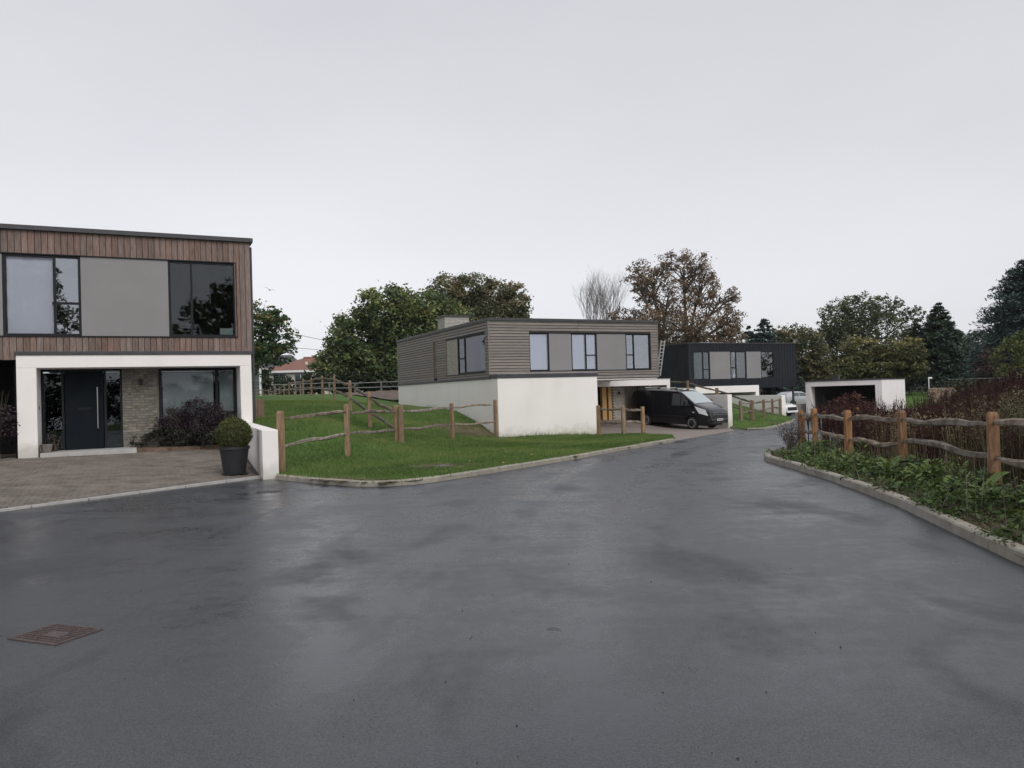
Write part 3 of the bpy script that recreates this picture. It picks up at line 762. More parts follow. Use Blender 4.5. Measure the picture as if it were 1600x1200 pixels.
# ------------------------------------------------------------------ left driveway of block pavers
A_ = np.array([-8.03, 12.]); B_ = np.array([-5.3, 16.25]); dv = (B_-A_)/np.linalg.norm(B_-A_)
drvL = [(-20.5, -7.4), (-8.03, 12), (-5.3, 16.22), (-7.6, 21.95), P2(LH, -.2, .95), P2(LH, -6.0, .95), P2(LH, -6.0, 3), P2(LH, -14, 3), (-26, 12)]
def dz_(x, y):
    d = (np.asarray(x)-A_[0])*(-dv[1])+(np.asarray(y)-A_[1])*dv[0]          # from the road edge towards the house
    hx = (np.asarray(x)-LH[0])*E2[0]+(np.asarray(y)-LH[1])*E2[1]             # negative in front of the house
    t = np.clip(d/(d-np.minimum(hx, -.02)), 0, 1); return gz(y)+.03+t*(.40-.03)
drv = sheet('driveway', drvL, lambda x, y: dz_(x, y)-.03, .5, 'joint')
def pavers():
    a = .20; b = .10; us = np.arange(-14, 14, a+.008); vs_ = np.arange(-12, 3, b+.008)
    U, V = np.meshgrid(us, vs_); U = U+np.where((np.arange(len(vs_)) % 2)[:, None] == 1, a/2, 0); U = U.ravel(); V = V.ravel()
    x = LH[0]+E1[0]*U+E2[0]*V; y = LH[1]+E1[1]*U+E2[1]*V
    ins = inpoly(x, y, drvL); d = (x-A_[0])*(-dv[1])+(y-A_[1])*dv[0]; ins &= (d > .17) & (x/np.maximum(y, .1) > -1.15) & (y > 1)
    inr = (U > -5.8) & (U < .1) & (V > -.02); ins &= ~inr
    wl = np.abs((x+7.55)*5.9+(y-21.9)*2.5)/6.41; ins &= ~((wl < .34))
    x, y = x[ins], y[ins]; z = dz_(x, y)
    o = np.argsort(np.hypot(x, y)); x, y, z = x[o], y[o], z[o]
    m = MB(); c = .006; m.box(-a/2+c, a/2-c, -b/2+c, b/2-c, -.001, .0); m.v = []; m.f = []
    lo = [(-a/2, -b/2, -.04), (a/2, -b/2, -.04), (a/2, b/2, -.04), (-a/2, b/2, -.04)]; md = [(p[0], p[1], -.006) for p in lo]; hi = [(p[0]*(1-2*c/a), p[1]*(1-2*c/b), 0) for p in lo]
    m.v = lo+md+hi; m.f = [(8, 9, 10, 11)]+[(k, (k+1) % 4, 4+(k+1) % 4, 4+k) for k in range(4)]+[(4+k, 4+(k+1) % 4, 8+(k+1) % 4, 8+k) for k in range(4)]
    me = m.mesh('paver', 'paver')
    for i in range(300):
        piece('paver', me, drv, (float(x[i]), float(y[i]), float(z[i]+random.uniform(-.002, .002))), (random.uniform(-.012, .012), random.uniform(-.012, .012), TH))
    base = np.array(m.v); ct, st = math.cos(TH), math.sin(TH); n = len(x)-300
    bx = base[:, 0]*ct-base[:, 1]*st; by = base[:, 0]*st+base[:, 1]*ct
    jz = RNG.uniform(-.003, .003, n); tx = RNG.uniform(-.015, .015, n); ty = RNG.uniform(-.015, .015, n)
    V = np.stack([x[300:, None]+bx[None], y[300:, None]+by[None], z[300:, None]+base[None, :, 2]+jz[:, None]+tx[:, None]*bx[None]+ty[:, None]*by[None]], -1)
    Fc = (np.array(m.f)[None]+(np.arange(n)*12)[:, None, None])
    ob = fastmesh('pavers', V, Fc, 'paver_mass', drv); ob['kind'] = 'stuff'
    print('pavers', len(x))
pavers()
m = MB(); nn_ = np.array([-dv[1], dv[0]])
for i in range(26):
    a = B_-dv*(i*.92+.01); b = B_-dv*((i+1)*.92-.01)
    q = [a, b, b+nn_*.11, a+nn_*.11]; m = MB().prism(q, -.1, .036); m.build('edging_stone', 'stone_pale', drv)
# mid house driveway
drvM = [(5.53, 26.4), (6.6, 32), (4.7, 34.1), (3.91, 35.2), P2(MH, 5.05, 8), P2(MH, 12.7, 8), P2(MH, 14.5, 7), (11.5, 41.05), (10.4, 36), (5.6, 26.5)]
def mouth(x, y):
    a, b, c_ = np.array([5.6, 26.5]), np.array([10.4, 36]), np.array([11.5, 41.05]); d = []
    for p, q in ((a, b), (b, c_)):
        t = q-p; u = np.clip(((x-p[0])*t[0]+(y-p[1])*t[1])/(t@t), 0, 1); d.append(np.hypot(x-p[0]-u*t[0], y-p[1]-u*t[1]))
    t = np.clip(np.minimum(*d)/4, 0, 1); return (1-t)*(gz(y)+.01)+t*np.maximum(hz(x, y), gz(y)+.012)
sheet('driveway', drvM, mouth, .8, 'paving_far')
# ------------------------------------------------------------------ house helpers
def bx(name, m, parent, b, plane='f', bevel=0, kind=None):
    """box in house coordinates; f: (along, depth, up) on the front, s: the same on the side wall"""
    a0, a1, d0, d1, z0, z1 = b
    mb = MB().box(a0, a1, d0, d1, z0, z1) if plane == 'f' else MB().box(d0, d1, a0, a1, z0, z1)
    o = mb.build(name, m, parent, bevel=bevel)
    if kind: o['kind'] = kind
    return o
def window(parent, plane, a0, a1, z0, z1, d, bars=(), transoms=(), glass='glass', fw=.055, panes=None):
    """frame with glass panes; bars = uprights at a; transoms = (from, to, z)"""
    fr = MB(); T = lambda A0, A1, Z0, Z1: fr.box(*((A0, A1, d, d+.07) if plane == 'f' else (d, d+.07, A0, A1)), Z0, Z1)
    T(a0, a0+fw, z0, z1); T(a1-fw, a1, z0, z1); T(a0+fw, a1-fw, z0, z0+fw); T(a0+fw, a1-fw, z1-fw, z1)
    for b in bars: T(b-fw/2, b+fw/2, z0+fw, z1-fw)
    for f, t, zz in transoms: T(f, t, zz-fw/2, zz+fw/2)
    w = fr.build('window', 'frame_dark', parent)
    ed = [a0+fw]+[x for b in sorted(bars) for x in (b-fw/2, b+fw/2)]+[a1-fw]
    k = 0
    for i in range(0, len(ed), 2):
        zs = [z0+fw, z1-fw]
        for f, t, zz in transoms:
            if f-.01 <= ed[i] and t+.01 >= ed[i+1]: zs = [z0+fw, zz-fw/2, zz+fw/2, z1-fw]
        for j in range(0, len(zs), 2):
            g_ = panes[k] if panes else glass; k += 1
            b = (ed[i], ed[i+1], d+.035, d+.041)
            mb = MB().box(*(b if plane == 'f' else (b[2], b[3], b[0], b[1])), zs[j], zs[j+1]); mb.build('pane', g_, w)
    return w
def zshift(root):
    """parts are modelled with world heights; shift them down onto the root's own base"""
    for c in root.children: c.location.z -= root.location.z
# ------------------------------------------------------------------ left house
def left_house():
    r = empty('timber_clad_house', (LH[0], LH[1], .38), TH)
    tag(r, 'flat roofed house at far left with reddish timber upper storey over a white portal', 'house')
    # ground floor portal
    m = MB(); m.box(-5.71, -5.27, 0, 1.0, .3, 2.63); m.box(-.31, 0, 0, 8.0, .3, 2.63); m.box(-5.71, 0, 0, 1.0, 2.63, 2.96)
    m.build('portal', 'render_house', r, bevel=.012)
    bx('coping', 'coping', r, (-5.745, .035, -.03, .098, 2.96, 3.055), bevel=.006)
    # recess
    bx('back_wall', 'interior_dark', r, (-5.70, -.31, 3.602, 3.7, .3, 2.63))
    bx('floor', 'interior', r, (-5.27, -.31, .9, 3.6, .25, .40))
    bx('soffit', 'render_white', r, (-5.27, -.31, 1.0, 3.6, 2.632, 2.70))
    window(r, 'f', -5.27, -4.74, .42, 2.63, .93)
    dr = bx('front_door', 'door_dark', r, (-4.72, -3.80, .95, 1.0, .44, 2.56), bevel=.004)
    MB().box(-4.74, -3.78, .93, 1.0, 2.562, 2.63).build('door_frame', 'frame_dark', r)
    hb = MB().tube([(-3.94, .88, 1.0), (-3.94, .88, 2.13)], .017, 8); hb.tube([(-3.94, .88, 1.15), (-3.94, .95, 1.15)], .01, 6); hb.tube([(-3.94, .88, 1.98), (-3.94, .95, 1.98)], .01, 6)
    hb.build('handle', 'steel', dr); MB().box(-4.42, -4.10, .942, .95, 1.52, 1.58).build('letter_plate', 'frame_dark', dr)
    window(r, 'f', -3.78, -3.33, .42, 2.63, .93)
    bx('step', 'stone_pale', r, (-5.22, -3.0, -.12, .93, .25, .44), bevel=.01)
    bx('planting_bed', 'soil', r, (-2.99, -.32, -.10, .92, .25, .425))
    # brick pier
    wl = bx('brick_pier', 'mortar', r, (-3.33, -2.41, .915, 1.1, .38, 2.63))
    bm_ = MB().box(-.105, .105, 0, .09, -.029, .029).mesh('brick', 'brick_shade'); hb_ = MB().box(-.05, .05, 0, .09, -.029, .029).mesh('half_brick', 'brick_shade')
    z = .42; row = 0
    while z < 2.60:
        u = -3.325+(.11 if row % 2 else 0)
        if row % 2: piece('brick', hb_, wl, (-3.27, .898+random.uniform(-.004, .004), z+.031), (0, random.uniform(-.01, .01), 0))
        while u+.21 < -2.405:
            piece('brick', bm_, wl, (u+.105, .898+random.uniform(-.005, .005), z+.031+random.uniform(-.002, .002)), (0, random.uniform(-.012, .012), random.uniform(-.012, .012))); u += .22
        if u < -2.50: piece('brick', hb_, wl, (u+.05, .898+random.uniform(-.004, .004), z+.031))
        z += .0735; row += 1
    lp = MB().lathe([(.045, 0), (.045, .16), (.03, .17)], 12, c=(-2.87, .83, 2.15)); lp.box(-2.89, -2.85, .84, .90, 2.2, 2.26); lp.build('wall_lamp', 'black_plastic', r)
    MB().lathe([(.02, 0), (.02, .01)], 10, 'y', (-5.26, 0, 0)).box(-5.272, -5.262, .42, .50, 1.55, 1.66).build('door_bell', 'black_plastic', r)
    window(r, 'f', -2.40, -.31, .42, 2.63, .93, bars=(-.86,), transoms=((-.86, -.2, 1.30),), fw=.075, glass='glass_plain')
    bx('blind', 'blind_dim', r, (-2.3, -.95, 1.03, 1.05, .5, 2.5)); bx('blind', 'blind_dim', r, (-.78, -.4, 1.03, 1.05, 1.36, 2.5))
    # upper storey core, hollow behind the window band
    bx('roof', 'coping', r, (-14, .04, .2, 9, 6.05, 6.2)); bx('upper_floor', 'interior_dark', r, (-14, -.02, .16, 9, 2.885, 3.02))
    bx('upper_wall', 'interior_dark', r, (-14, 0.0, .14, .2, 3.03, 3.44)); bx('upper_wall', 'interior_dark', r, (-14, 0.0, .14, .2, 5.60, 6.04)); bx('upper_wall', 'interior_dark', r, (-.33, 0.0, .14, .2, 3.44, 5.60))
    bx('back_wall', 'interior', r, (-14, 0.0, 4.0, 4.2, 3.03, 6.04)); bx('upper_side_wall', 'interior', r, (-.2, .0, .2, 4.0, 3.03, 6.04)); bx('partition', 'interior', r, (-3.3, -3.2, .3, 4.0, 3.03, 6.04))
    bx('coping', 'coping', r, (-14, .13, .02, .25, 6.19, 6.31), bevel=.006); bx('coping', 'coping', r, (-.05, .13, .252, 9, 6.19, 6.31))
    # vertical boards, each one a part
    pw = .1475; gap = .011; n = 0
    cache = {}
    def board(u, z0, z1):
        k = (round(z0, 2), round(z1, 2))
        if k not in cache:
            w = pw-gap; q = [(-w/2, .022), (-w/2, .004), (-w/2+.004, 0), (w/2-.004, 0), (w/2, .004), (w/2, .022)]
            cache[k] = MB().prism(q, z0, z1).mesh('board', 'cedar')
        piece('board', cache[k], r, (u, .112+random.uniform(-.0025, .0025), random.uniform(-.004, .004)), (0, 0, random.uniform(-.012, .012)))
    u = .05-pw/2
    far_ = MB()
    while u > -14:
        if u > -.34: segs = [(3.03, 6.19)]
        else: segs = [(5.60, 6.19), ((3.03 if u > -5.74 else 2.85), 3.44)]
        for a, b in segs:
            if u > -6.9: board(u, a, b)
            else: far_.box(u-pw/2+gap/2, u+pw/2-gap/2, .112, .134, a, b)
        u -= pw
    o = far_.build('boards', 'cedar', r); o['kind'] = 'stuff'
    sd = MB()
    for k in range(60): sd.box(.03, .052, .145+k*pw, .145+(k+1)*pw-gap, 3.03, 6.19)
    o = sd.build('boards', 'cedar', r); o['kind'] = 'stuff'
    bx('window_head', 'frame_dark', r, (-14, -.335, .10, .20, 5.575, 5.60)); bx('window_sill', 'frame_dark', r, (-14, -.335, .085, .20, 3.44, 3.47)); bx('window_reveal', 'frame_dark', r, (-.36, -.335, .10, .2, 3.47, 5.575))
    window(r, 'f', -5.98, -4.24, 3.47, 5.575, .15, bars=(-4.835,), transoms=((-4.9, -4.2, 4.33),), fw=.06, panes=['glass_plain', 'glass_mirror', 'glass_mirror'])
    bx('blind', 'blind_pale', r, (-5.9, -4.88, .26, .28, 3.5, 5.55))
    window(r, 'f', -2.12, -.36, 3.47, 5.575, .15, bars=(-1.53,), fw=.06)
    bx('panel', 'panel_grey', r, (-4.235, -2.125, .135, .17, 3.475, 5.57)); bx('panel', 'panel_grey', r, (-8.0, -5.985, .135, .17, 3.475, 5.57))
    bx('paper_notice', 'plate', r, (-.80, -.45, .245, .25, 3.54, 3.72))
    # dark open garage under the overhang at the far left
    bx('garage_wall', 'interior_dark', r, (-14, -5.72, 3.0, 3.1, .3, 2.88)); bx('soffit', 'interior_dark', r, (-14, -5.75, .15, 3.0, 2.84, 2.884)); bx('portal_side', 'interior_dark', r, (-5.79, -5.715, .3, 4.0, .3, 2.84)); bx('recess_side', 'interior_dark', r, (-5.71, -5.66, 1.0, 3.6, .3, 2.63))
    MB().tube([(.1, .35, .5), (.1, .35, 6.1)], .035, 8).build('downpipe', 'coping', r)
    zshift(r)
left_house()
# low garden wall running from the house to the road
def lowwall():
    a = np.array([-7.62, 21.95]); b = np.array([-5.06, 15.98]); t = (b-a)/np.linalg.norm(b-a); n = np.array([-t[1], t[0]])*.16
    m = MB().prism([a-n, b-n, b+n, a+n], -.05, 1.0); o = m.build('garden_wall', 'render_wall', bevel=.012)
    tag(o, 'low white rendered wall beside the potted box ball at the driveway edge', 'wall')
lowwall()
# ------------------------------------------------------------------ middle house
def clap(me_cache, parent, a0, a1, z, plane, d):
    """one lapped board: bottom edge proud"""
    key = (plane, round(a1-a0, 2))
    hgt = .129
    if key not in me_cache:
        L_ = a1-a0; q = [(-.028, .024), (-.010, hgt), (.012, hgt), (.012, .024)]   # depth, height; sloping face
        m = MB(); i = 0
        for A in (0, L_):
            for dd, zz in q: m.v.append((A, dd, zz) if plane == 'f' else (dd, A, zz))
        m.f = [(0, 1, 2, 3), (7, 6, 5, 4)]+[(k, (k+1) % 4, 4+(k+1) % 4, 4+k) for k in range(4)]
        me_cache[key] = m.mesh('board', 'clap')
    piece('board', me_cache[key], parent, ((a0, d+random.uniform(-.002, .002), z) if plane == 'f' else (d+random.uniform(-.002, .002), a0, z)))
def mid_house():
    r = empty('grey_clad_house', (MH[0], MH[1], -.45), TH)
    tag(r, 'middle house with grey brown boarded upper storey on a white ground floor', 'house')
    m = MB(); m.box(0, 5.04, 0, 3.8, -.6, 2.29); m.box(0, 5.04, 3.8, 14, -.6, 2.29); m.v = []; m.f = []
    m.box(0, 5.04, 0, 14, -.6, 2.29); m.build('ground_floor', 'render_mid', r, bevel=.015)
    bx('coping', 'coping', r, (-.035, 5.07, -.035, .745, 2.292, 2.46), bevel=.006); bx('coping', 'coping', r, (-.05, .0, .747, 14.03, 2.292, 2.40))
    bx('coping_edge', 'coping_pale', r, (-.04, 5.075, -.04, .745, 2.462, 2.495))
    # covered parking under the upper storey, wing behind it with a white beam
    pv = 5.0
    m = MB(); m.box(5.042, 13.02, pv, pv+.25, 1.84, 2.19); m.box(12.80, 13.02, pv, pv+4, -.7, 1.838); m.box(5.042, 13.02, pv+.252, pv+4, 2.02, 2.188); m.build('porch', 'render_mid', r, bevel=.01)
    bx('porch_trim', 'coping_pale', r, (9.15, 13.05, pv-.03, pv+4, 2.192, 2.215))
    bw = pv+1.2
    bx('porch_wall', 'tan_wall', r, (10.66, 11.6, bw, bw+.2, -.6, 2.02)); bx('porch_wall', 'interior_dark', r, (5.05, 9.84, bw+.8, bw+1, -.6, 2.02)); bx('porch_wall', 'render_white', r, (11.602, 12.79, bw+.3, bw+.5, -.6, 2.02))
    for u0, u1 in ((9.10, 9.38), (9.50, 9.72)): bx('timber_post', 'oak_raw', r, (u0, u1, bw-.25, bw+.0, -.6, 2.02), bevel=.01)
    bp = bx('brick_pier', 'mortar', r, (9.84, 10.65, bw-.12, bw-.002, -.6, 2.02)); m = MB()
    for k in range(32):
        for j in range(5):
            a0 = 9.84+j*.22+(.11 if k % 2 else 0); a1 = min(a0+.205, 10.65)
            if a1-a0 > .04: m.box(a0, a1, bw-.14, bw-.12, -.5+k*.078, -.5+k*.078+.063)
    o = m.build('bricks', 'brick_pale', bp); o['kind'] = 'stuff'
    MB().lathe([(.05, 0), (.05, .14)], 10, c=(10.25, bw-.2, 1.4)).build('wall_lamp', 'black_plastic', r)
    window(r, 'f', 11.75, 12.55, 1.2, 1.95, bw+.2); bx('garage_door', 'door_dark', r, (11.62, 12.5, bw+.24, bw+.298, -.55, 1.1))
    bx('soffit', 'render_white', r, (5.05, 9.06, .85, pv-.04, 2.132, 2.19))
    # upper storey
    F_ = .8
    bx('roof', 'coping', r, (0.02, 9.06, F_+.03, 13.9, 4.72, 4.86)); bx('upper_floor', 'interior_dark', r, (0.02, 9.06, F_+.03, 13.9, 2.495, 2.56))
    bx('coping', 'coping', r, (-.06, 9.13, F_-.07, F_+.2, 4.86, 4.985), bevel=.006); bx('coping', 'coping', r, (-.06, .2, F_+.202, 14.0, 4.86, 4.985)); bx('coping', 'coping', r, (8.93, 9.13, F_+.202, 14.0, 4.86, 4.985))
    # inner leaf
    for b in ((0.02, 2.0, F_+.015, F_+.1, 2.2, 4.86), (8.68, 9.06, F_+.015, F_+.1, 2.2, 4.86), (2.0, 8.68, F_+.015, F_+.1, 2.2, 2.58), (2.0, 8.68, F_+.015, F_+.1, 4.36, 4.86)): bx('inner_wall', 'interior', r, b)
    for b in ((.9, 1.18, .015, .1, 2.2, 4.86), (5.96, 7.34, .015, .1, 2.2, 4.86), (7.8, 13.9, .015, .1, 2.2, 4.86), (1.18, 5.96, .015, .1, 2.2, 2.58), (1.18, 5.96, .015, .1, 4.40, 4.86), (7.34, 7.8, .015, .1, 4.44, 4.86)): bx('inner_wall', 'interior', r, b, 's')
    bx('back_wall', 'interior', r, (0.1, 9.06, 13.8, 13.9, 2.57, 4.7)); bx('upper_side_wall', 'clap', r, (8.98, 9.08, F_+.1, 13.9, 2.2, 4.86)); bx('room_wall', 'interior', r, (.2, 8.95, 5.0, 5.1, 2.57, 4.7)); bx('partition', 'interior', r, (4.6, 4.7, 1.2, 5.0, 2.57, 4.7))
    mc = {}; z = 2.34; rows = []
    while z < 4.84: rows.append(z); z += .129
    for z in rows:
        zc = z+.06
        if zc > 2.45 or True:
            if 2.56 < zc < 4.34: segs = [(0, 2.0), (8.68, 9.08)]
            else: segs = [(0, 4.55), (4.56, 9.08)]
            if zc < 2.50: segs = [(5.08, 9.08)]
            for a, b in segs: clap(mc, r, a, b, z, 'f', F_)
        s = [(F_+.02, 1.17), (5.97, 7.34), (7.80, 13.95)] if 2.57 < zc < 4.38 else ([(F_+.02, 7.34), (7.80, 13.95)] if zc < 4.44 else [(F_+.02, 7.0), (7.01, 13.95)])
        for a, b in s: clap(mc, r, a, b, z, 's', 0)
    for zz in (2.20,): clap(mc, r, 5.08, 9.08, zz, 'f', F_)
    bx('corner_trim', 'clap', r, (-.04, .012, F_-.04, F_+.015, 2.47, 4.86)); bx('corner_trim', 'clap', r, (9.07, 9.11, F_-.035, F_+.04, 2.205, 4.86))
    # front window band
    bx('window_surround', 'frame_dark', r, (2.0, 8.68, F_-.02, F_+.1, 4.325, 4.36)); bx('window_surround', 'frame_dark', r, (2.0, 8.68, F_-.03, F_+.1, 2.575, 2.605))
    Fw = F_+.03
    window(r, 'f', 2.0, 3.03, 2.605, 4.325, Fw, glass='glass_mirror'); bx('blind', 'blind_pale', r, (2.08, 2.95, Fw+.13, Fw+.15, 2.65, 4.3))
    bx('panel', 'panel_grey', r, (3.035, 4.2, Fw-.012, Fw+.03, 2.61, 4.32))
    window(r, 'f', 4.205, 5.6, 2.605, 4.325, Fw, bars=(5.0,), transoms=((5.0, 5.6, 3.31),), glass='glass_mirror'); bx('blind', 'blind_pale', r, (4.27, 4.95, Fw+.13, Fw+.15, 2.65, 4.3)); bx('blind', 'blind_pale', r, (5.05, 5.53, Fw+.13, Fw+.15, 2.65, 4.3))
    bx('panel', 'panel_grey', r, (5.605, 7.22, Fw-.012, Fw+.03, 2.61, 4.32))
    window(r, 'f', 7.225, 8.66, 2.605, 4.325, Fw, bars=(7.70,), transoms=((7.2, 7.7, 3.31),), glass='glass_mirror')
    # side slot, recessed side window with a brick slip
    bx('slot_panel', 'rail_dark', r, (7.34, 7.8, .02, .06, 2.5, 4.44), 's')
    bx('window_surround', 'frame_dark', r, (1.17, 5.97, -.02, .1, 4.365, 4.40), 's'); bx('window_surround', 'frame_dark', r, (1.17, 5.97, -.035, .1, 2.575, 2.61), 's'); bx('window_surround', 'cedar', r, (5.92, 5.97, -.02, .1, 2.61, 4.365), 's')
    bp = bx('brick_panel', 'mortar', r, (4.52, 5.915, .02, .07, 2.61, 4.365), 's'); m = MB()
    for k in range(23):
        for j in range(-1, 7):
            a0 = 4.525+j*.22+(.11 if k % 2 else 0); a1 = min(a0+.208, 5.91); a0 = max(a0, 4.525)
            if a1-a0 > .03: m.box(random.uniform(.002, .012), .02, a0, a1, 2.62+k*.0745, 2.62+k*.0745+.063)
    o = m.build('bricks', 'brick_pale', bp); o['kind'] = 'stuff'
    window(r, 's', 1.2, 4.5, 2.61, 4.365, .02, bars=(3.65,), transoms=((3.65, 4.5, 3.35),), glass='glass_plain', fw=.07)
    bx('blind', 'blind_pale', r, (1.3, 2.05, .16, .18, 2.65, 4.33), 's'); bx('blind', 'blind_dim', r, (3.72, 4.45, .2, .22, 2.65, 4.33), 's')
    # chimney
    ch = bx('chimney', 'mortar', r, (.1, 1.42, 6.3, 7.3, 4.8, 5.60)); m = MB()
    for k in range(11):
        for j in range(-1, 7):
            o_ = .11 if k % 2 else 0; zz = 4.82+k*.0725
            a0, a1 = max(.1, .1+j*.22+o_), min(1.42, .1+j*.22+o_+.205)
            if a1-a0 > .03: m.box(a0, a1, 6.282+random.uniform(0, .006), 6.30, zz, zz+.06)
            a0, a1 = max(6.3, 6.3+j*.22+o_), min(7.3, 6.3+j*.22+o_+.205)
            if a1-a0 > .03: m.box(.084+random.uniform(0, .006), .10, a0, a1, zz, zz+.06)
    o = m.build('bricks', 'brick_pale', ch); o['kind'] = 'stuff'; MB().box(.03, 1.49, 6.23, 7.37, 5.60, 5.68).build('chimney_cap', 'coping', ch)
    MB().tube([(9.16, 1.1, 2.2), (9.16, 1.1, 4.86)], .035, 8).build('downpipe', 'coping', r)
    zshift(r)
mid_house()
# ------------------------------------------------------------------ black house
def dark_house():
    r = empty('black_clad_house', (DH[0], DH[1], -.6), TH)
    tag(r, 'black clad house with a flat roof furthest along the lane', 'house')
    z0, z1 = 1.5, 4.95; W_ = 10.85; D_ = 9
    a0, a1, w0, w1 = .42, 8.44, 2.23, 4.36
    for b in ((0, W_, 0, .1, z0, w0), (0, W_, 0, .1, w1, z1), (0, a0, 0, .1, w0, w1), (a1, W_, 0, .1, w0, w1), (0, .1, .1, D_, z0, z1), (W_-.1, W_, .1, D_, z0, z1), (0, W_, D_-.1, D_, z0, z1), (.1, W_-.1, .1, D_, z0, z0+.1), (.1, W_-.1, .1, D_-.1, z1-.12, z1-.02)): bx('upper_wall', 'black_clad', r, b)
    m = MB().box(0, .02, 0, .02, z0+.02, z1-.03).mesh('board', 'black_clad')
    # vertical standing seams on the front, too fine to see singly from the road
    sm = MB(); k = .3
    while k < W_:
        for q0, q1 in (((w1+.02, z1), (z0, w0-.02)) if a0 < k < a1 else ((z0, z1),)): sm.box(k, k+.03, -.018, -.001, q0, q1)
        k += .3
    for k in range(28): sm.box(-.018, -.001, .2+k*.3, .23+k*.3, z0, z1)
    o = sm.build('cladding_seams', 'black_clad', r); o['kind'] = 'stuff'
    bx('coping', 'coping', r, (-.06, W_+.06, -.06, D_+.06, z1, z1+.07))
    bx('room_wall', 'interior', r, (.2, W_-.2, 3.6, 3.7, z0+.1, z1-.13))
    ln = lambda p: p
    window(r, 'f', a0, 2.0, w0, w1, .02, bars=(1.36,), transoms=((1.36, 2.1, 3.0),), fw=.08)
    bx('panel', 'panel_grey', r, (2.02, 3.98, .0, .05, w0+.03, w1-.03))
    window(r, 'f', 4.0, 5.6, w0, w1, .02, bars=(4.58,), transoms=((3.9, 4.58, 3.1),), glass='glass_mirror', fw=.08); bx('blind', 'blind_pale', r, (4.64, 5.5, .2, .22, w0+.1, w1-.1))
    bx('panel', 'panel_grey', r, (5.62, 7.08, .0, .05, w0+.03, w1-.03)); window(r, 'f', 7.1, a1, w0, w1, .02, glass='glass_mirror', fw=.08); bx('blind', 'blind_pale', r, (7.2, 7.95, .2, .22, w0+.1, w1-.1))
    # white porch frame below
    m = MB(); m.box(.5, 6.7, -.1, .25, 1.2, 1.72); m.box(6.35, 6.7, -.1, 3, -.8, 1.198); m.box(-.6, .498, -.02, 3, -.8, 1.60); m.box(.5, 6.7, .252, 3, 1.3, 1.498); m.build('porch', 'render_white', r)
    bx('porch_wall', 'interior_dark', r, (.5, 6.35, 3, 3.1, -.8, 1.3))
    bx('lower_wall', 'interior_dark', r, (6.8, 9.2, 2.5, 2.6, -.8, 1.5)); window(r, 'f', 7.0, 9.6, -.4, 1.45, 1.5, bars=(7.9, 8.8))
    for u in (7.0, 10.6): bx('column', 'coping', r, (u, u+.12, .2, .32, -.8, 1.5))
    m = MB().box(3.6, 6.2, 3, 5, z1+.07, z1+.28); m.box(3.7, 6.1, 3.1, 4.9, z1+.28, z1+.33); m.build('rooflight', 'coping_pale', r)
    zshift(r)
dark_house()
# ------------------------------------------------------------------ carport, white garden walls
def carport():
    a = np.array([24.05, 63.0]); b = np.array([28.5, 59.2]); t = b-a; w = np.linalg.norm(t); ang = math.atan2(t[1], t[0])
    zt = 1.86; zb = -.75; r = empty('carport', (float(a[0]), float(a[1]), zb), ang)
    tag(r, 'open white rendered carport with a dark interior behind the right hand fence', 'carport'); H = zt-zb; dp = 6.8
    m = MB(); m.box(0, .42, 0, .5, 0, H-.398); m.box(w-.5, w, 0, .5, 0, H-.398); m.box(0, .42, .5, dp, 0, H-.3); m.box(w-.5, w, .5, dp, 0, H-.3); m.box(0, w, 0, .5, H-.398, H); m.box(.42, w-.5, dp-.3, dp, 0, H-.40); m.box(0, w, .5, dp, H-.3, H); m.build('shell', 'render_white', r, bevel=.01)
    bx('shade_side', 'interior', r, (.422, .46, .9, dp-.35, 0, H-.41))  # dark sheet on the white inner wall, standing in for deep shade
    bx('shade_back', 'interior_dark', r, (.43, w-.51, dp-.34, dp-.302, 0, H-.41)); bx('shade_side', 'interior_dark', r, (w-.56, w-.502, .6, dp-.35, 0, H-.41))  # dark sheets carry the carport's interior shade as colour
    bx('coping', 'coping', r, (-.05, w+.05, -.05, .2, H, H+.10)); bx('coping', 'coping', r, (-.05, w+.05, .202, dp+.05, H, H+.07))
    bx('vent', 'coping', r, (.9, 1.35, 4, 4.5, H+.07, H+.5))
    for k, (x, s) in enumerate(((1.3, .8), (2.4, .6), (5.0, .9))):
        m = MB().lathe([(.3*s, 0), (.38*s, 1.0*s), (.40*s, 1.02*s), (.3*s, 1.15*s)], 10)
        o = m.build('refuse_bin', 'black_plastic', None, (float(a[0]+math.cos(ang)*x-math.sin(ang)*1.6), float(a[1]+math.sin(ang)*x+math.cos(ang)*1.6), zb))
        tag(o, ('tall black bin just inside the left pier of the carport', 'squat black bin near the middle of the carport', 'large black bin at the right side of the carport')[k], 'bin')
carport()
def wallbox(name, label, a, b, th, z0, z1, m='render_mid'):
    a = np.array(a); b = np.array(b); t = (b-a)/np.linalg.norm(b-a); n = np.array([-t[1], t[0]])*th/2
    o = MB().prism([a-n, b-n, b+n, a+n], z0, z1).build(name, m, bevel=.012); tag(o, label, 'wall'); return o
wallbox('garden_wall', 'white rendered wall end standing just behind the black van bonnet', (11.62, 41.1), (11.62+E2[0]*7.5, 41.1+E2[1]*7.5), .3, -.8, 1.22)
wallbox('garden_wall', 'white rendered wall behind the five post fence on the mound', (18.35, 52.0), (18.35+E2[0]*5.6, 52.0+E2[1]*5.6), .35, -.9, .98)
wallbox('garden_wall', 'low tan wall beside the left pier of the carport', (21.9, 64.2), (24.6, 63.6), .25, -.9, .05, 'tan_wall')
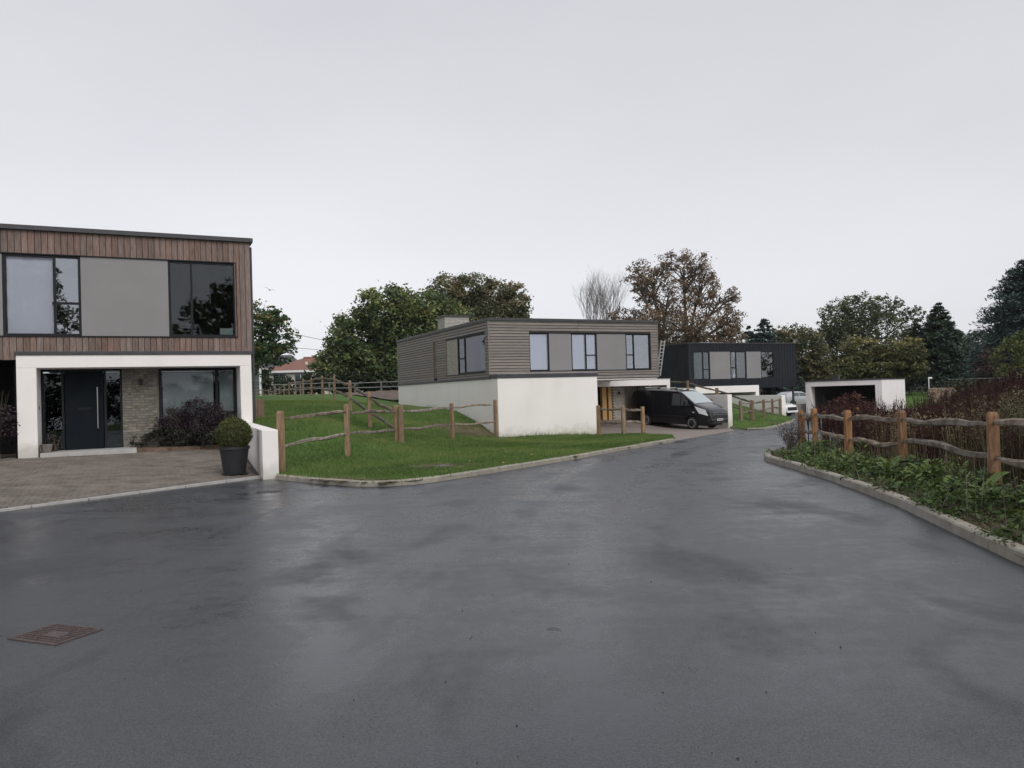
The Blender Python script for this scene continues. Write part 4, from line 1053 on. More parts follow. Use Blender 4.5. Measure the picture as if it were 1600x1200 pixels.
# ------------------------------------------------------------------ fences
def post_mesh(h, w, mt='oak'):
    m = MB(); a = w/2; q = lambda s, z, t=0: [(x*s*math.cos(t)-y*s*math.sin(t), x*s*math.sin(t)+y*s*math.cos(t), z) for x, y in ((-a, -a*.8), (a, -a*.9), (a*.95, a*.85), (-a*.9, a))]
    R_ = [q(1.05, -.25), q(1.0, h*.3, .02), q(.97, h*.65, -.02), q(.95, h-.05, .01), q(.72, h+random.uniform(-.01, .01))]
    for r in R_: m.v += r
    for k in range(4):
        for j in range(4): m.f.append((k*4+j, k*4+(j+1) % 4, k*4+4+(j+1) % 4, k*4+4+j))
    m.f.append((0, 3, 2, 1)); m.f.append((16, 17, 18, 19)); return m
def rail(p, q, w, wav, seed):
    rr = random.Random(seed); n = 10; P = []; Rr = []
    a1, a2, ph = rr.uniform(-1, 1), rr.uniform(-1, 1), rr.uniform(0, 6)
    for i in range(n+1):
        t = i/n; e = math.sin(math.pi*t)
        P.append(Vector(p).lerp(Vector(q), t)+Vector((rr.uniform(-.2, .2)*wav*.5*e, rr.uniform(-.2, .2)*wav*.5*e, wav*e*(a1*math.sin(3*t+ph)+a2*.6*math.sin(7*t+ph))+rr.uniform(-.008, .008))))
        Rr.append(w*(.55+.55*min(1, 6*t, 6*(1-t)))*rr.uniform(.85, 1.15))
    return P, Rr
def fence(name, label, posts, w=.13, rails=(.86, .42), skip=(), pm='oak', rm='rail', rw=.05, wav=.05, link=True, cat='fence', zoff=0):
    x, y, z, h = posts[0]; r = empty(name, (x, y, z)); tag(r, label, cat); o0 = Vector((x, y, z))
    for i, (x, y, z, h) in enumerate(posts):
        ang = 0
        j = min(i, len(posts)-2); ang = math.atan2(posts[j+1][1]-posts[j][1], posts[j+1][0]-posts[j][0])
        post_mesh(h, w*random.uniform(.93, 1.08)).build('post', pm, r, Vector((x, y, z))-o0, ang+random.uniform(-.12, .12), bevel=.006)
    for i in range(len(posts)-1):
        if i in skip: continue
        a, b = posts[i], posts[i+1]
        for f in rails:
            j1, j2 = random.uniform(-.04, .04), random.uniform(-.04, .04)
            p = Vector((a[0], a[1], a[2]+a[3]*f+j1))-o0; q = Vector((b[0], b[1], b[2]+b[3]*f+j2))-o0
            P, Rr = rail(p, q, rw, wav, random.random()); m_ = MB().tube(P, Rr, 5, flat=.55)
            for k_ in range(len(P)):
                for j_ in range(5): v_ = m_.v[k_*5+j_]; g1 = .16*rw*math.sin(j_*2.1+k_*.7+i); m_.v[k_*5+j_] = (v_[0]+random.uniform(-.2, .2)*rw, v_[1]+random.uniform(-.2, .2)*rw, v_[2]+g1+random.uniform(-.22, .22)*rw)
            m_.build('rail', rm, r)
    return r
fence('post_and_rail_fence', 'oak post and rail fence climbing from the low white wall along the grass', D['fence_front'], skip=(2,), wav=.075, rw=.038, pm='oak_pale')
fence('post_and_rail_fence', 'long oak post and rail fence running back over the crest of the grass bank', [D['fence_front'][2][:3]+[1.2]]+D['fence_hill'], pm='oak_far', rm='rail_dark', wav=.07, rw=.055)
fence('post_and_rail_fence', 'short three post oak fence between the middle house wall and the van', D['fence_mid'], w=.15, wav=.03, pm='oak_pale')
fence('post_and_rail_fence', 'five post fence on the grass mound in front of a white wall', D['fence_mound'], w=.15, pm='oak_far', rm='rail_dark', wav=.03)
fence('post_and_rail_fence', 'fence with rails sloping down behind the white wall above the van', D['fence_slope'], w=.2, pm='oak_far', rm='rail_dark', rw=.06, wav=.04, rails=(.86, .35))
fr_ = [list(p) for p in D['fence_right']]; fr_[0][2] = .0; fr_[0][3] = .92; fr_[5][2] = .1
fence('post_and_rail_fence', 'orange brown oak fence along the weed bed on the right', fr_, w=.145, rails=(.86, .50), rw=.046, wav=.06)
fence('post_and_rail_fence', 'oak fence turning away behind the far end of the weed bed', [fr_[0][:2]+[0, .9]]+[list(p[:2])+[-.05, .88] for p in D['fence_return'][1:]], w=.15, rails=(.8,), wav=.03)
def wire_fence(name, label, posts, zs, pm, rm, pw=.06, rr=.02):
    x, y, z, h = posts[0]; r = empty(name, (x, y, z)); tag(r, label, 'fence'); o0 = Vector((x, y, z))
    for x, y, z, h in posts: MB().box(-pw, pw, -pw, pw, -.3, h).build('post', pm, r, Vector((x, y, z))-o0)
    for f in zs: MB().tube([Vector((x, y, z+h*f))-o0 for x, y, z, h in posts], rr, 4).build('rail', rm, r)
wire_fence('wire_fence', 'thin post and wire fence in front of the dark trees behind the soil bank', D['fence_wire'], (.95, .5), 'bark_grey', 'wire_pale', .06, .03)
wire_fence('rail_fence', 'distant timber rail fence on the lawn right of the carport', D['farfence'], (.9, .45), 'bark_grey', 'bark_grey', .1, .06)
# ------------------------------------------------------------------ foliage
def crown_mesh(name, blobs, m, parent, o0, leaf, dens, clump=.2, shell=.55, flat=.75, aspect=.6, bias=None, droop=0.):
    Ps = []; Vs = []
    for bi, (x, y, z, rx, rz) in enumerate(blobs):
        ry = (rx+rz)/2; R_ = (rx*ry*rz)**(1/3)
        nc = max(6, int(dens*14*(R_/1.0)**1.25)); d = unit(nc); rad = RNG.uniform(shell**3, 1.05, nc)**(1/3)
        c = np.stack([x+d[:, 0]*rad*rx, y+d[:, 1]*rad*ry, z+d[:, 2]*rad*rz], 1)
        cr = R_*clump*RNG.uniform(.6, 1.35, nc); nl = np.maximum(10, (46*(cr/(leaf*4))**1.5)).astype(int); nl = np.minimum(nl, 150)
        tot = nl.sum(); ii = np.repeat(np.arange(nc), nl)
        g = RNG.normal(size=(tot, 3))*.55; g[:, 2] *= flat
        p = c[ii]+g*cr[ii, None]
        if droop: p[:, 2] -= droop*np.abs(RNG.normal(size=tot))*cr[ii]
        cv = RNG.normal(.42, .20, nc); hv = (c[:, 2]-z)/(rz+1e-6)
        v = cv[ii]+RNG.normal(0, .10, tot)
        if bias: v = v+bias*np.clip(hv[ii], -1, 1)  # lighter colour towards blob tops: painted highlights, and the maple's yellowing
        Ps.append(p); Vs.append(v)
    P = np.concatenate(Ps)-np.array(o0); V, Fc = leafquads(P, leaf, aspect)
    return fastmesh(name, V, Fc, m, parent, np.clip(np.concatenate(Vs), 0, 1))
def limbs(parent, trunks, blobs, o0, r0, m, sub=3, name='trunk', fork=.45):
    mb = MB(); o0 = Vector(o0)
    for t in trunks:
        b = Vector(t)-o0; mine = [q for q in blobs if min(trunks, key=lambda tt: abs(tt[0]-q[0])+.01) is t] or blobs
        top = max(q[2] for q in mine); fk = Vector((b.x, b.y, b.z+(top-t[2])*fork))
        mb.tube([b-Vector((0, 0, .3)), b.lerp(fk, .4)+Vector((random.uniform(-.2, .2), 0, 0)), fk], [r0*1.2, r0*.9, r0*.75], 8)
        for (x, y, z, rx, rz) in mine:
            e = Vector((x, y, z))-o0; st = b.lerp(fk, random.uniform(.7, 1)) if e.z > fk.z*.8 else b.lerp(fk, random.uniform(.45, .8))
            mid = st.lerp(e, .5)+Vector((random.uniform(-.1, .1)*rx, random.uniform(-.1, .1)*rx, -.1*rz+random.uniform(0, .25)*rz))
            mb.tube([st, st.lerp(mid, .5)+Vector((0, 0, .05*rz)), mid, e], [r0*.5, r0*.42, r0*.33, r0*.2], 6)
            for k in range(sub*3):
                d = unit(1)[0]; d[2] = abs(d[2])*.9-.15; tip = e+Vector((d[0]*rx*.9, d[1]*rx*.9, d[2]*rz*.95)); s0 = mid.lerp(e, random.uniform(.1, 1)); q = s0.lerp(tip, .5)+Vector((random.uniform(-.12, .12)*rx, 0, random.uniform(-.02, .15)*rz))
                mb.tube([s0, q, tip], [r0*.2, r0*.13, r0*.04], 4, cap=False)
                for j in range(sub):
                    d2 = unit(1)[0]; tt = q.lerp(tip, random.uniform(.1, .8)); mb.tube([tt, tt+Vector((d2[0]*rx*.3, d2[1]*rx*.3, abs(d2[2])*rz*.32))], [r0*.09, r0*.03], 3, cap=False)
    return mb.build(name, m, parent)
def tree(name, label, T_, m, leaf, dens, r0=.3, clump=.2, sub=2, bark='bark', cat='tree', group=None, **k):
    bl = T_['blobs']; tk = T_['trunks']; o0 = (tk[0][0], tk[0][1], h1(tk[0][0], tk[0][1])-.1); r = empty(name, o0); tag(r, label, cat, group)
    tk2 = [[t[0], t[1], o0[2]] for t in tk]
    fork = k.pop('fork', .45)
    limbs(r, tk2, bl, o0, r0, bark, sub, fork=fork); crown_mesh('crown', bl, m, r, o0, leaf, dens, clump, **k); return r
TR = D['trees']
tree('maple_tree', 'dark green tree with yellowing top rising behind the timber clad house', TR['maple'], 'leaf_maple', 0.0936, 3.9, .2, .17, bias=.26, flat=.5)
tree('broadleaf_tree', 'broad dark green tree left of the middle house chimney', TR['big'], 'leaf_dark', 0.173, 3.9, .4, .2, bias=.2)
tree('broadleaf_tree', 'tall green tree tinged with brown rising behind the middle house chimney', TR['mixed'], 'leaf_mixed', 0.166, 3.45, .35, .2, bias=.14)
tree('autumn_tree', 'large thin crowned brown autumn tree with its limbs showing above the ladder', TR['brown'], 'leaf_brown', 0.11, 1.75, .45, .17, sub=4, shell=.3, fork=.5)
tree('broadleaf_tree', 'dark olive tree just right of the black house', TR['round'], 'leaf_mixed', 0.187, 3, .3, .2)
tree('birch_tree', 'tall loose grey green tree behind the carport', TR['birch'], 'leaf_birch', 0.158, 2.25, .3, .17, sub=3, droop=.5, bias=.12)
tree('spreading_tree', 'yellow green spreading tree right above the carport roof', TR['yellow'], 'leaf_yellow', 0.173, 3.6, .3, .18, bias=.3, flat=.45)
tree('distant_tree', 'pale hazy trees far away between the conifer and the right edge', TR['far'], 'leaf_haze', 0.36, 2.4, .3, .2)
tree('lime_shrub', 'bright yellow green shrub at the right edge below the dark pine', TR['lime'], 'leaf_lime', 0.101, 2.7, .08, .18, cat='shrub')
tree('plum_shrub', 'dark purple shrub at the foot of the dark pine', TR['plum'], 'leaf_plum', 0.115, 3.3, .08, .2, cat='shrub')
def conifer(name, label, b, t, R_, m, leaf, tiers, per, droop=.18, irr=.25, nl=46, taper=.85, base=0.02):
    x, y = b[0], b[1]; zb = h1(x, y)-.1; Hh = t[2]-zb; r = empty(name, (x, y, zb)); tag(r, label, 'tree')
    MB().tube([(0, 0, -.2), (0, 0, Hh*.5), (0, 0, Hh*.97)], [R_*.06, R_*.04, .02], 8).build('trunk', 'bark', r)
    Ps = []; Vs = []; lb = MB()
    for i in range(tiers):
        f = base+(1-base)*(i+RNG.uniform(-.3, .3))/tiers; z = f*Hh; rad = R_*max(.03, (1-f))**taper
        for j in range(max(4, int(per*(1-f*.6)))):
            a = RNG.uniform(0, 2*math.pi); L_ = rad*RNG.uniform(1-irr, 1+irr*.6); n = max(10, int(nl*L_/R_*1.6)); s = RNG.uniform(.15, 1, n)**.7
            dz = RNG.uniform(-.3, .3)*Hh/tiers
            px = np.cos(a)*L_*s+RNG.normal(0, .10, n)*L_*(.3+s*.5); py = np.sin(a)*L_*s+RNG.normal(0, .10, n)*L_*(.3+s*.5); pz = z+dz-droop*L_*s**1.6+.22*droop*L_*s+RNG.normal(0, .045, n)*L_
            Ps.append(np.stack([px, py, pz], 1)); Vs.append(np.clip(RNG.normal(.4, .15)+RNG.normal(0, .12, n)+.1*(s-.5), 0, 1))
    P = np.concatenate(Ps); V, Fc = leafquads(P, leaf, .35, .6); fastmesh('crown', V, Fc, m, r, np.concatenate(Vs))
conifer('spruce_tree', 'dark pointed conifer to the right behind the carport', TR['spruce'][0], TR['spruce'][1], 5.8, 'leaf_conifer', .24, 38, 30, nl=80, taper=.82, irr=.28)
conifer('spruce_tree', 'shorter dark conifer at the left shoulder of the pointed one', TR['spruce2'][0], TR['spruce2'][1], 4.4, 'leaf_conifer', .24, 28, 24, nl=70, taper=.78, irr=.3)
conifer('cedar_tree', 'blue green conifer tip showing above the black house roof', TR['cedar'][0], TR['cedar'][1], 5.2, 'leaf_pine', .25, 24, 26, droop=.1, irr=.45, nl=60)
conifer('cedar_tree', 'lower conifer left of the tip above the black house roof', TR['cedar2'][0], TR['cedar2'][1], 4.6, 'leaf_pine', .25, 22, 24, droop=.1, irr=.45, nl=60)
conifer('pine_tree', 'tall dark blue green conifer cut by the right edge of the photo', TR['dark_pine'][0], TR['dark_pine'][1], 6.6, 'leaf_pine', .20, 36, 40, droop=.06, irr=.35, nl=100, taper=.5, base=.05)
def bare_tree():
    b, t = TR['bare']; zb = h1(b[0], b[1])-.1; Hh = t[2]-zb; r = empty('bare_tree', (b[0], b[1], zb)); tag(r, 'leafless tree of fine upright twigs behind the middle house roof', 'tree'); rr = random.Random(5)
    mb = MB(); tw = MB()
    def grow(p, d, L_, rad, lev, m_):
        n = 3; P = [p]; q = p.copy()
        for i in range(n): d = (d+Vector((rr.uniform(-.13, .13), rr.uniform(-.13, .13), .10))).normalized(); q = q+d*L_/n; P.append(q.copy())
        m_.tube(P, [rad*(1-.45*i/n) for i in range(n+1)], 5 if lev < 2 else 3, cap=False)
        if lev >= 5: return
        for k in range(3):
            a = rr.uniform(0, 6.28); sp = rr.uniform(.16, .34)+.07*lev; up = (d+Vector((math.cos(a)*sp, math.sin(a)*sp, .05))).normalized()
            grow(P[rr.choice((2, 3, 3))].copy(), up, L_*rr.uniform(.62, .8), rad*.55, lev+1, m_ if lev < 2 else tw)
    for k in range(6):
        a = k*2.4; t_ = .03+.035*(k % 3); grow(Vector((math.cos(a)*.3, math.sin(a)*.3, -.1)), Vector((math.cos(a)*t_, math.sin(a)*t_, 1)).normalized(), Hh*rr.uniform(.30, .36), .11, 0, mb)
    mb.build('trunk', 'bark_grey', r); tw.build('twigs', 'bark_grey', r); r.scale = (.92, .92, 1)
bare_tree()
def hedge(name, label, blobs, m, leaf, dens):
    x, y = blobs[0][0], blobs[0][1]; z = h1(x, y); r = empty(name, (x, y, z)); tag(r, label, 'hedge')
    bl = []
    for b in blobs:
        zz = h1(b[0], b[1]); top = b[2]+b[4]; bl.append([b[0], b[1], (zz+top)/2, b[3], max(.3, (top-zz)/2)])
    crown_mesh('foliage', bl, m, r, (x, y, z), leaf, dens, .25, .45); 
    st = MB()
    for b in bl: st.tube([(b[0]-x, b[1]-y, -.3), (b[0]-x, b[1]-y, b[2]-z)], [.08, .04], 5)
    st.build('stems', 'bark', r)
hedge('hedge', 'dark hedge beneath the broad green tree behind the wire fence', D['hedges']['h1'], 'leaf_hedge', .2, 3.2)
hedge('hedge', 'low dark hedge in front of the red roofed house', D['hedges']['h2'], 'leaf_hedge', .16, 3.0)
hedge('hedge', 'dark hedge between the black house and the carport', D['hedges']['h3'], 'leaf_hedge', .28, 2.4)
hedge('hedge', 'dark hedge beyond the log pile above the dead stalks', [[x, 78-.06*x, 1.0+.3*math.sin(x*1.7), 1.5, .8] for x in np.arange(42.5, 66, 1.8)], 'leaf_hedge', .2, 2.4)
hedge('hedge', 'dark hedge under the conifers right of the carport', D['hedges']['h4'], 'leaf_hedge', .28, 2.4)
# trees across the road, mirrored in the upstairs panes of the timber clad house
for k, (x, y, s) in enumerate(((15, -16, 1.), (24, -24, 1.25), (5, -30, 1.2))):
    bl = [[x+dx*s, y+dy*s, z_*s, rx*s, rz*s] for dx, dy, z_, rx, rz in ((0, 0, 8.5, 3, 2.4), (-3, 1, 6.5, 2.4, 1.8), (3, -1, 6.8, 2.5, 2), (0, 2, 5, 3, 1.5), (1, 0, 10.5, 1.8, 1.4))]
    tree('roadside_tree', ('spreading tree across the road mirrored in the upstairs window', 'bigger tree further off across the road mirrored in the upstairs window', 'tree behind the viewer mirrored in the narrow upstairs pane')[k], dict(blobs=bl, trunks=[[x, y, 0]]), 'leaf_dark', 0.173, 1.65, .3, .17)
hedge('hedge', 'unseen hedge added across the road to darken the ground floor window reflections', [[x, -15-.15*x, 2.0+.5*math.sin(x), 2.2, 1.6] for x in range(-8, 34, 3)], 'leaf_hedge', .16, 1.6)  # added out of view so the ground floor glass reflects something dark
# ------------------------------------------------------------------ garden plants near the house
def shrub(name, label, c, blobs, m, leaf, dens, twigs=40, tw_h=1., cat='shrub', clump=.3, tm='leaf_purple'):
    r = empty(name, c); tag(r, label, cat)
    crown_mesh('foliage', [[a, b, z, rx, rz] for a, b, z, rx, rz in blobs], m, r, (0, 0, 0), leaf, dens, clump, .35)
    mb = MB()
    for i in range(twigs):
        b = random.choice(blobs); a = random.uniform(0, 6.28); p = Vector((b[0]*.7+random.uniform(-.1, .1), b[1]*.7, -.05)); q = Vector((b[0]+math.cos(a)*b[3]*.8, b[1]+math.sin(a)*b[3]*.8, b[2]+b[4]*random.uniform(.3, tw_h)))
        mb.tube([p, p.lerp(q, .5)+Vector((0, 0, .06)), q], [.010, .007, .003], 3, cap=False)
    mb.build('stems', 'bark', r); return r
lp = lambda u, v, z=.41: (*P2(LH, u, v), z)
shrub('purple_shrub', 'purple grey airy shrub below the ground floor window of the timber clad house', lp(-1.55, .42), [(-.45, 0, .62, .42, .5), (.1, .05, .85, .45, .55), (.55, 0, .7, .4, .55), (.2, -.05, .45, .8, .4), (.9, 0, .5, .35, .4), (1.15, -.05, .42, .3, .4), (-.85, 0, .42, .35, .36)], 'leaf_purple', .028, 6, 90, 1.5)
shrub('low_shrub', 'low dull brown green shrubs along the foot of the brick pier and window', lp(-2.0, .2), [(-.95, 0, .24, .3, .26), (-.5, 0, .26, .32, .26), (-.05, 0, .28, .34, .28), (.4, -.05, .3, .36, .3), (.85, -.05, .3, .36, .3), (1.25, 0, .28, .3, .28)], 'leaf_shade', .03, 6, 30, .9)
shrub('purple_shrub', 'tall dark purple shrub left of the white portal pier', lp(-6.15, .0, .36), [(-.1, 0, .75, .42, .6), (.0, 0, 1.1, .36, .45), (-.5, 0, .7, .4, .6), (-.9, .1, .9, .5, .7), (-.3, .05, 1.35, .32, .3)], 'leaf_purple', .04, 5, 60, 1.5)
shrub('door_plant', 'small dark potted plant beside the black front door', lp(-4.98, .62, .44), [(0, 0, .34, .17, .2), (.05, 0, .2, .14, .12)], 'leaf_shade', .03, 4, 14, 1.)
o = MB().lathe([(.11, 0), (.15, .2), (.155, .2), (.14, .215)], 14).build('plant_tub', 'bark_grey', None, lp(-5.1, .2, .44)); tag(o, 'low brown plant dish by the white pier at the front step', 'plant pot')
def box_ball():
    c = (-6.02, 16.55, float(dz_(-6.02, 16.55)[()]) if np.ndim(dz_(-6.02, 16.55)) == 0 else float(dz_(-6.02, 16.55)[0]))
    m = MB(); n = 4
    prof = [(.225, 0), (.30, .54), (.325, .54), (.325, .60), (.295, .60), (.285, .55)]
    i0 = 0
    m.lathe(prof, 28); r = m.build('planter', 'pot', None, c, smooth=False, bevel=.004)
    tag(r, 'black tapered planter standing at the end of the low white wall', 'planter')
    s = MB().lathe([(.001, .54), (.286, .55), (.001, .555)], 20).build('soil', 'soil', r)
    d = MB().lathe([(.26, 0), (.28, .025), (.27, .03)], 20).build('saucer', 'black_plastic', r)
    b = empty('box_ball', (c[0], c[1], c[2]+.55)); tag(b, 'clipped round box bush growing in the black planter', 'topiary')
    N = 9000; d = unit(N); rad = RNG.uniform(.80, 1.03, N)+.05*np.sin(d[:, 0]*9)*np.sin(d[:, 1]*8+d[:, 2]*7); P = d*rad[:, None]*np.array([.375, .375, .36])+np.array([0, 0, .31])
    keep = P[:, 2] > -.02; P = P[keep]; V, Fc = leafquads(P, .017, .6, .1); v = np.clip(RNG.normal(.40, .2, len(P))+.16*d[keep][:, 2], 0, 1); fastmesh('foliage', V, Fc, 'leaf_box', b, v)
    MB().lathe([(.05, -.05), (.24, .05), (.30, .2), (.31, .34), (.24, .5), (.05, .6)], 16).build('inner_twigs', 'bark', b)
    MB().tube([(0, 0, -.06), (0, 0, .2)], .03, 8).build('trunk', 'bark', b)
box_ball()
# ------------------------------------------------------------------ grass
def blades(name, poly, n, h, w, m, label, clipf=None, dz=0., lean=.4, wt=None):
    xs = [max(-13, p[0]) for p in poly]; ys = [min(37 if len(poly) > 16 else 60, p[1]) for p in poly]; x = RNG.uniform(min(xs), max(xs), n*4); y = RNG.uniform(min(ys), max(ys), n*4); k = inpoly(x, y, poly)
    if clipf is not None: x, y = x[k], y[k]; k = clipf(x, y)
    x, y = x[k][:n], y[k][:n]
    z = hz(x, y)-.03+dz; n = len(x); a = RNG.uniform(0, 2*math.pi, n); hh = h*RNG.uniform(.5, 1.4, n)
    b = np.stack([x, y, z], 1); dx = np.stack([np.cos(a), np.sin(a), np.zeros(n)], 1)*w/2; tip = b+np.stack([RNG.normal(0, lean, n)*hh, RNG.normal(0, lean, n)*hh, hh], 1)
    V = np.stack([b-dx, b+dx, tip], 1).reshape(-1, 3); cl = np.sin(x*1.3+2*np.sin(y*.9))*.14+np.sin(x*3.7+y*1.9)*np.sin(y*4.3-x)*.13+.12*np.sin(y*.7+x*.35)
    o = fastmesh(name, V, np.arange(n*3).reshape(-1, 3), m, None, np.clip(RNG.normal(.48, .13, n)+cl, 0, 1), 3); tag(o, label, 'grass', kind='stuff'); return o
blades('lawn_grass', lawnL, 170000, .07, .013, 'grass_blade', 'short green grass on the bank between the two houses', lambda x, y: (y < 36) & (RNG.uniform(0, 1, len(x)) < np.clip(1.5-(y-14)/24, .15, 1)*(1-.93*bare(x, y))))
blades('mound_grass', lawnM, 14000, .09, .03, 'grass_blade', 'short green grass on the mound beyond the van')
blades('dry_grass', lawnL, 26000, .045, .011, 'tan_grass', 'dry straw and worn turf along the kerb of the grass bank', lambda x, y: (y < 36) & (x > -5) & (RNG.uniform(0, 1, len(x)) < .03+.97*bare(x, y)))
def lawn_leaves():
    x = RNG.uniform(-9, 5, 3000); y = RNG.uniform(14, 34, 3000); k = inpoly(x, y, lawnL); x, y = x[k][:420], y[k][:420]
    V, Fc = leafquads(np.stack([x, y, hz(x, y)+RNG.uniform(.01, .05, len(x))], 1), .03, .6, 1.5); o = fastmesh('fallen_leaves', V, Fc, 'dead_leaf', None, RNG.uniform(.2, 1, len(x))); tag(o, 'brown leaves fallen on the grass bank', 'fallen leaves', kind='stuff')
lawn_leaves()
def tufts():
    pts = [(p[0], p[1]) for p in D['fence_front'] for _ in range(26)]+[P2(MH, u, -.08) for u in np.arange(0, 5, .016)]+[P2(MH, -.08, v) for v in np.arange(0, 9, .05)]+[(-5.0-.4*t*5.9+.14, 16.1+.93*t*5.9+.1) for t in np.arange(0, 1, .006)]
    pts = np.array(pts)+RNG.normal(0, .07, (len(pts), 2)); x, y = pts.T; n = len(x); z = hz(x, y)-.04; hh = RNG.uniform(.06, .24, n); a = RNG.uniform(0, 6.28, n); b = np.stack([x, y, z], 1); dx = np.stack([np.cos(a), np.sin(a), 0*a], 1)*.009; tip = b+np.stack([RNG.normal(0, .3, n)*hh, RNG.normal(0, .3, n)*hh, hh], 1)
    V = np.stack([b-dx, b+dx, tip], 1).reshape(-1, 3); o = fastmesh('long_grass', V, np.arange(n*3).reshape(-1, 3), 'grass_blade', None, np.clip(RNG.normal(.5, .2, n), 0, 1), 3); tag(o, 'longer uncut grass round the fence posts and along the wall foot', 'grass', kind='stuff')
tufts()
# ------------------------------------------------------------------ the weed bed on the right
fl = [(p[0], p[1]) for p in fr_]
front = [p for p in BE[2:]]+[(7.6, 20.2), (7.06, 18.0), (6.7, 15.4), (6.72, 13.3), (6.17, 9.9), (5.06, 6.2), (4.7, 4)]
back = [(7.75, 20.4), (7.25, 18.0), (6.9, 15.4), (6.9, 13.3), (6.4, 9.9), (5.4, 6.2), (5.2, 3.5), (22, 2), (40, 14), (40, 42), (28, 43), (20, 31.5), (13, 23.8), (9.5, 21.4)]
def in_off(poly, n, clipf=None):
    xs = [p[0] for p in poly]; ys = [p[1] for p in poly]; x = RNG.uniform(min(xs), max(xs), n*6); y = RNG.uniform(min(ys), max(ys), n*6); k = inpoly(x, y, poly)
    if clipf is not None: k &= clipf(x, y)
    return x[k][:n], y[k][:n]
vis = lambda x, y: (x/np.maximum(y, .1) < .80) & (y > 4)
def stalks():
    n = 9500; w = lambda x, y: vis(x, y) & (RNG.uniform(0, 1, len(x)) < np.clip(1.25-np.hypot(x-8, y-14)/26, .12, 1)*np.where(np.hypot(x-8.3, y-11.3) < 1.7, .8, 1))
    x, y = in_off(back, n, w); z = hz(x, y)-.03; n = len(x); hh = RNG.normal(.88, .16, n)+.12*np.sin(x*.8)*np.sin(y*.6); hh = np.clip(hh, .35, 1.4)
    # patches where pale grasses take over
    Vv = []; Vl = []; a = RNG.uniform(0, 6.28, n); lx = RNG.normal(0, .09, n)*hh; ly = RNG.normal(0, .09, n)*hh
    b = np.stack([x, y, z], 1); t = b+np.stack([lx, ly, hh], 1); dx = np.stack([np.cos(a), np.sin(a), 0*a], 1)*.006; dist = np.hypot(x, y); dx = dx*np.clip(dist/12, .8, 2)[:, None]
    Vv.append(np.stack([b-dx, b+dx, t+dx*.4, t-dx*.4], 1).reshape(-1, 3)); Vl.append(RNG.uniform(.1, .5, n))
    NB, NS = 5, 8
    for k in range(NB):
        s0 = RNG.uniform(.35, .8, n) if k else np.full(n, .62); p0 = b+(t-b)*s0[:, None]; az = RNG.uniform(0, 6.28, n); ot = RNG.uniform(.12, .35, n) if k else np.zeros(n)
        ln = hh*RNG.uniform(.2, .36, n)*(1 if k else 1.15); dv_ = np.stack([np.cos(az)*ot, np.sin(az)*ot, np.ones(n)], 1)*ln[:, None]
        sc = np.clip(dist/14, .8, 1.9)
        dw = np.stack([np.cos(a), np.sin(a), 0*a], 1)*.004*sc[:, None]; Vv.append(np.stack([p0-dw, p0+dw, p0+dv_+dw*.5, p0+dv_-dw*.5], 1).reshape(-1, 3)); Vl.append(RNG.uniform(.1, .6, n))
        for j in range(NS):
            p = p0+dv_*((j+.5)/NS)+RNG.normal(0, .010, (n, 3)); V, _ = leafquads(p, sc*.0135*(1.15-.5*j/NS), .6, .0); Vv.append(V); Vl.append(np.clip(RNG.normal(.45, .24, n), 0, 1))
    V = np.concatenate(Vv); o = fastmesh('dock_stalks', V, np.arange(len(V)).reshape(-1, 4), 'stalk', None, np.concatenate(Vl)); tag(o, 'mass of dark red brown dead dock stalks behind the right hand fence', 'dead stalks', kind='stuff')
stalks()
def tuft_mass(name, label, pts, n, h, m, sp=.5, wd=.012):
    x = np.concatenate([RNG.normal(c[0], c[2], n) for c in pts]); y = np.concatenate([RNG.normal(c[1], c[2], n) for c in pts]); k = inpoly(x, y, bed); x, y = x[k], y[k]
    N = len(x); z = hz(x, y)-.03; hh = h*RNG.uniform(.5, 1.25, N); b = np.stack([x, y, z], 1); az = RNG.uniform(0, 6.28, N); ln = RNG.uniform(.05, .55, N)*hh*sp
    t = b+np.stack([np.cos(az)*ln, np.sin(az)*ln, hh], 1); mdl = (b+t)/2+np.array([0, 0, 1])*(hh*.12)[:, None]; dx = np.stack([-np.sin(az), np.cos(az), 0*az], 1)*wd
    V1 = np.stack([b-dx, b+dx, mdl+dx*.8, mdl-dx*.8], 1); V2 = np.stack([mdl-dx*.8, mdl+dx*.8, t+dx*.2, t-dx*.2], 1)
    hd = [V1.reshape(-1, 3), V2.reshape(-1, 3)]; vl = [RNG.uniform(.1, .6, N)]*2
    for j in range(5):
        V, _ = leafquads(t+RNG.normal(0, .03, (N, 3)), .018, .5, 0); hd.append(V); vl.append(RNG.uniform(.3, 1, N))
    V = np.concatenate(hd); o = fastmesh(name, V, np.arange(len(V)).reshape(-1, 4), m, None, np.concatenate(vl)); tag(o, label, 'dry grass', kind='stuff')
tuft_mass('pale_grass', 'pale straw coloured seeding grasses among the dark dock stalks', [(8.9, 12.0, .35), (9.9, 12.6, .4), (9.0, 10.4, .45), (7.45, 15.3, .2), (10.6, 12.0, .5), (7.05, 12.0, .15), (7.2, 14.0, .15), (8.2, 9.4, .35)], 110, .8, 'tan_grass', .6, .007)
tuft_mass('tall_weeds', 'green and tan leafy weeds standing behind the nearest fence posts', [(9.3, 11.4, .6), (8.5, 10.2, .5), (10.4, 12.2, .7), (8.0, 9.2, .5), (7.0, 9.4, .2), (7.3, 11.0, .35), (8.0, 11.8, .5), (8.7, 12.6, .5)], 230, .95, 'weed_tan', .7, .008)
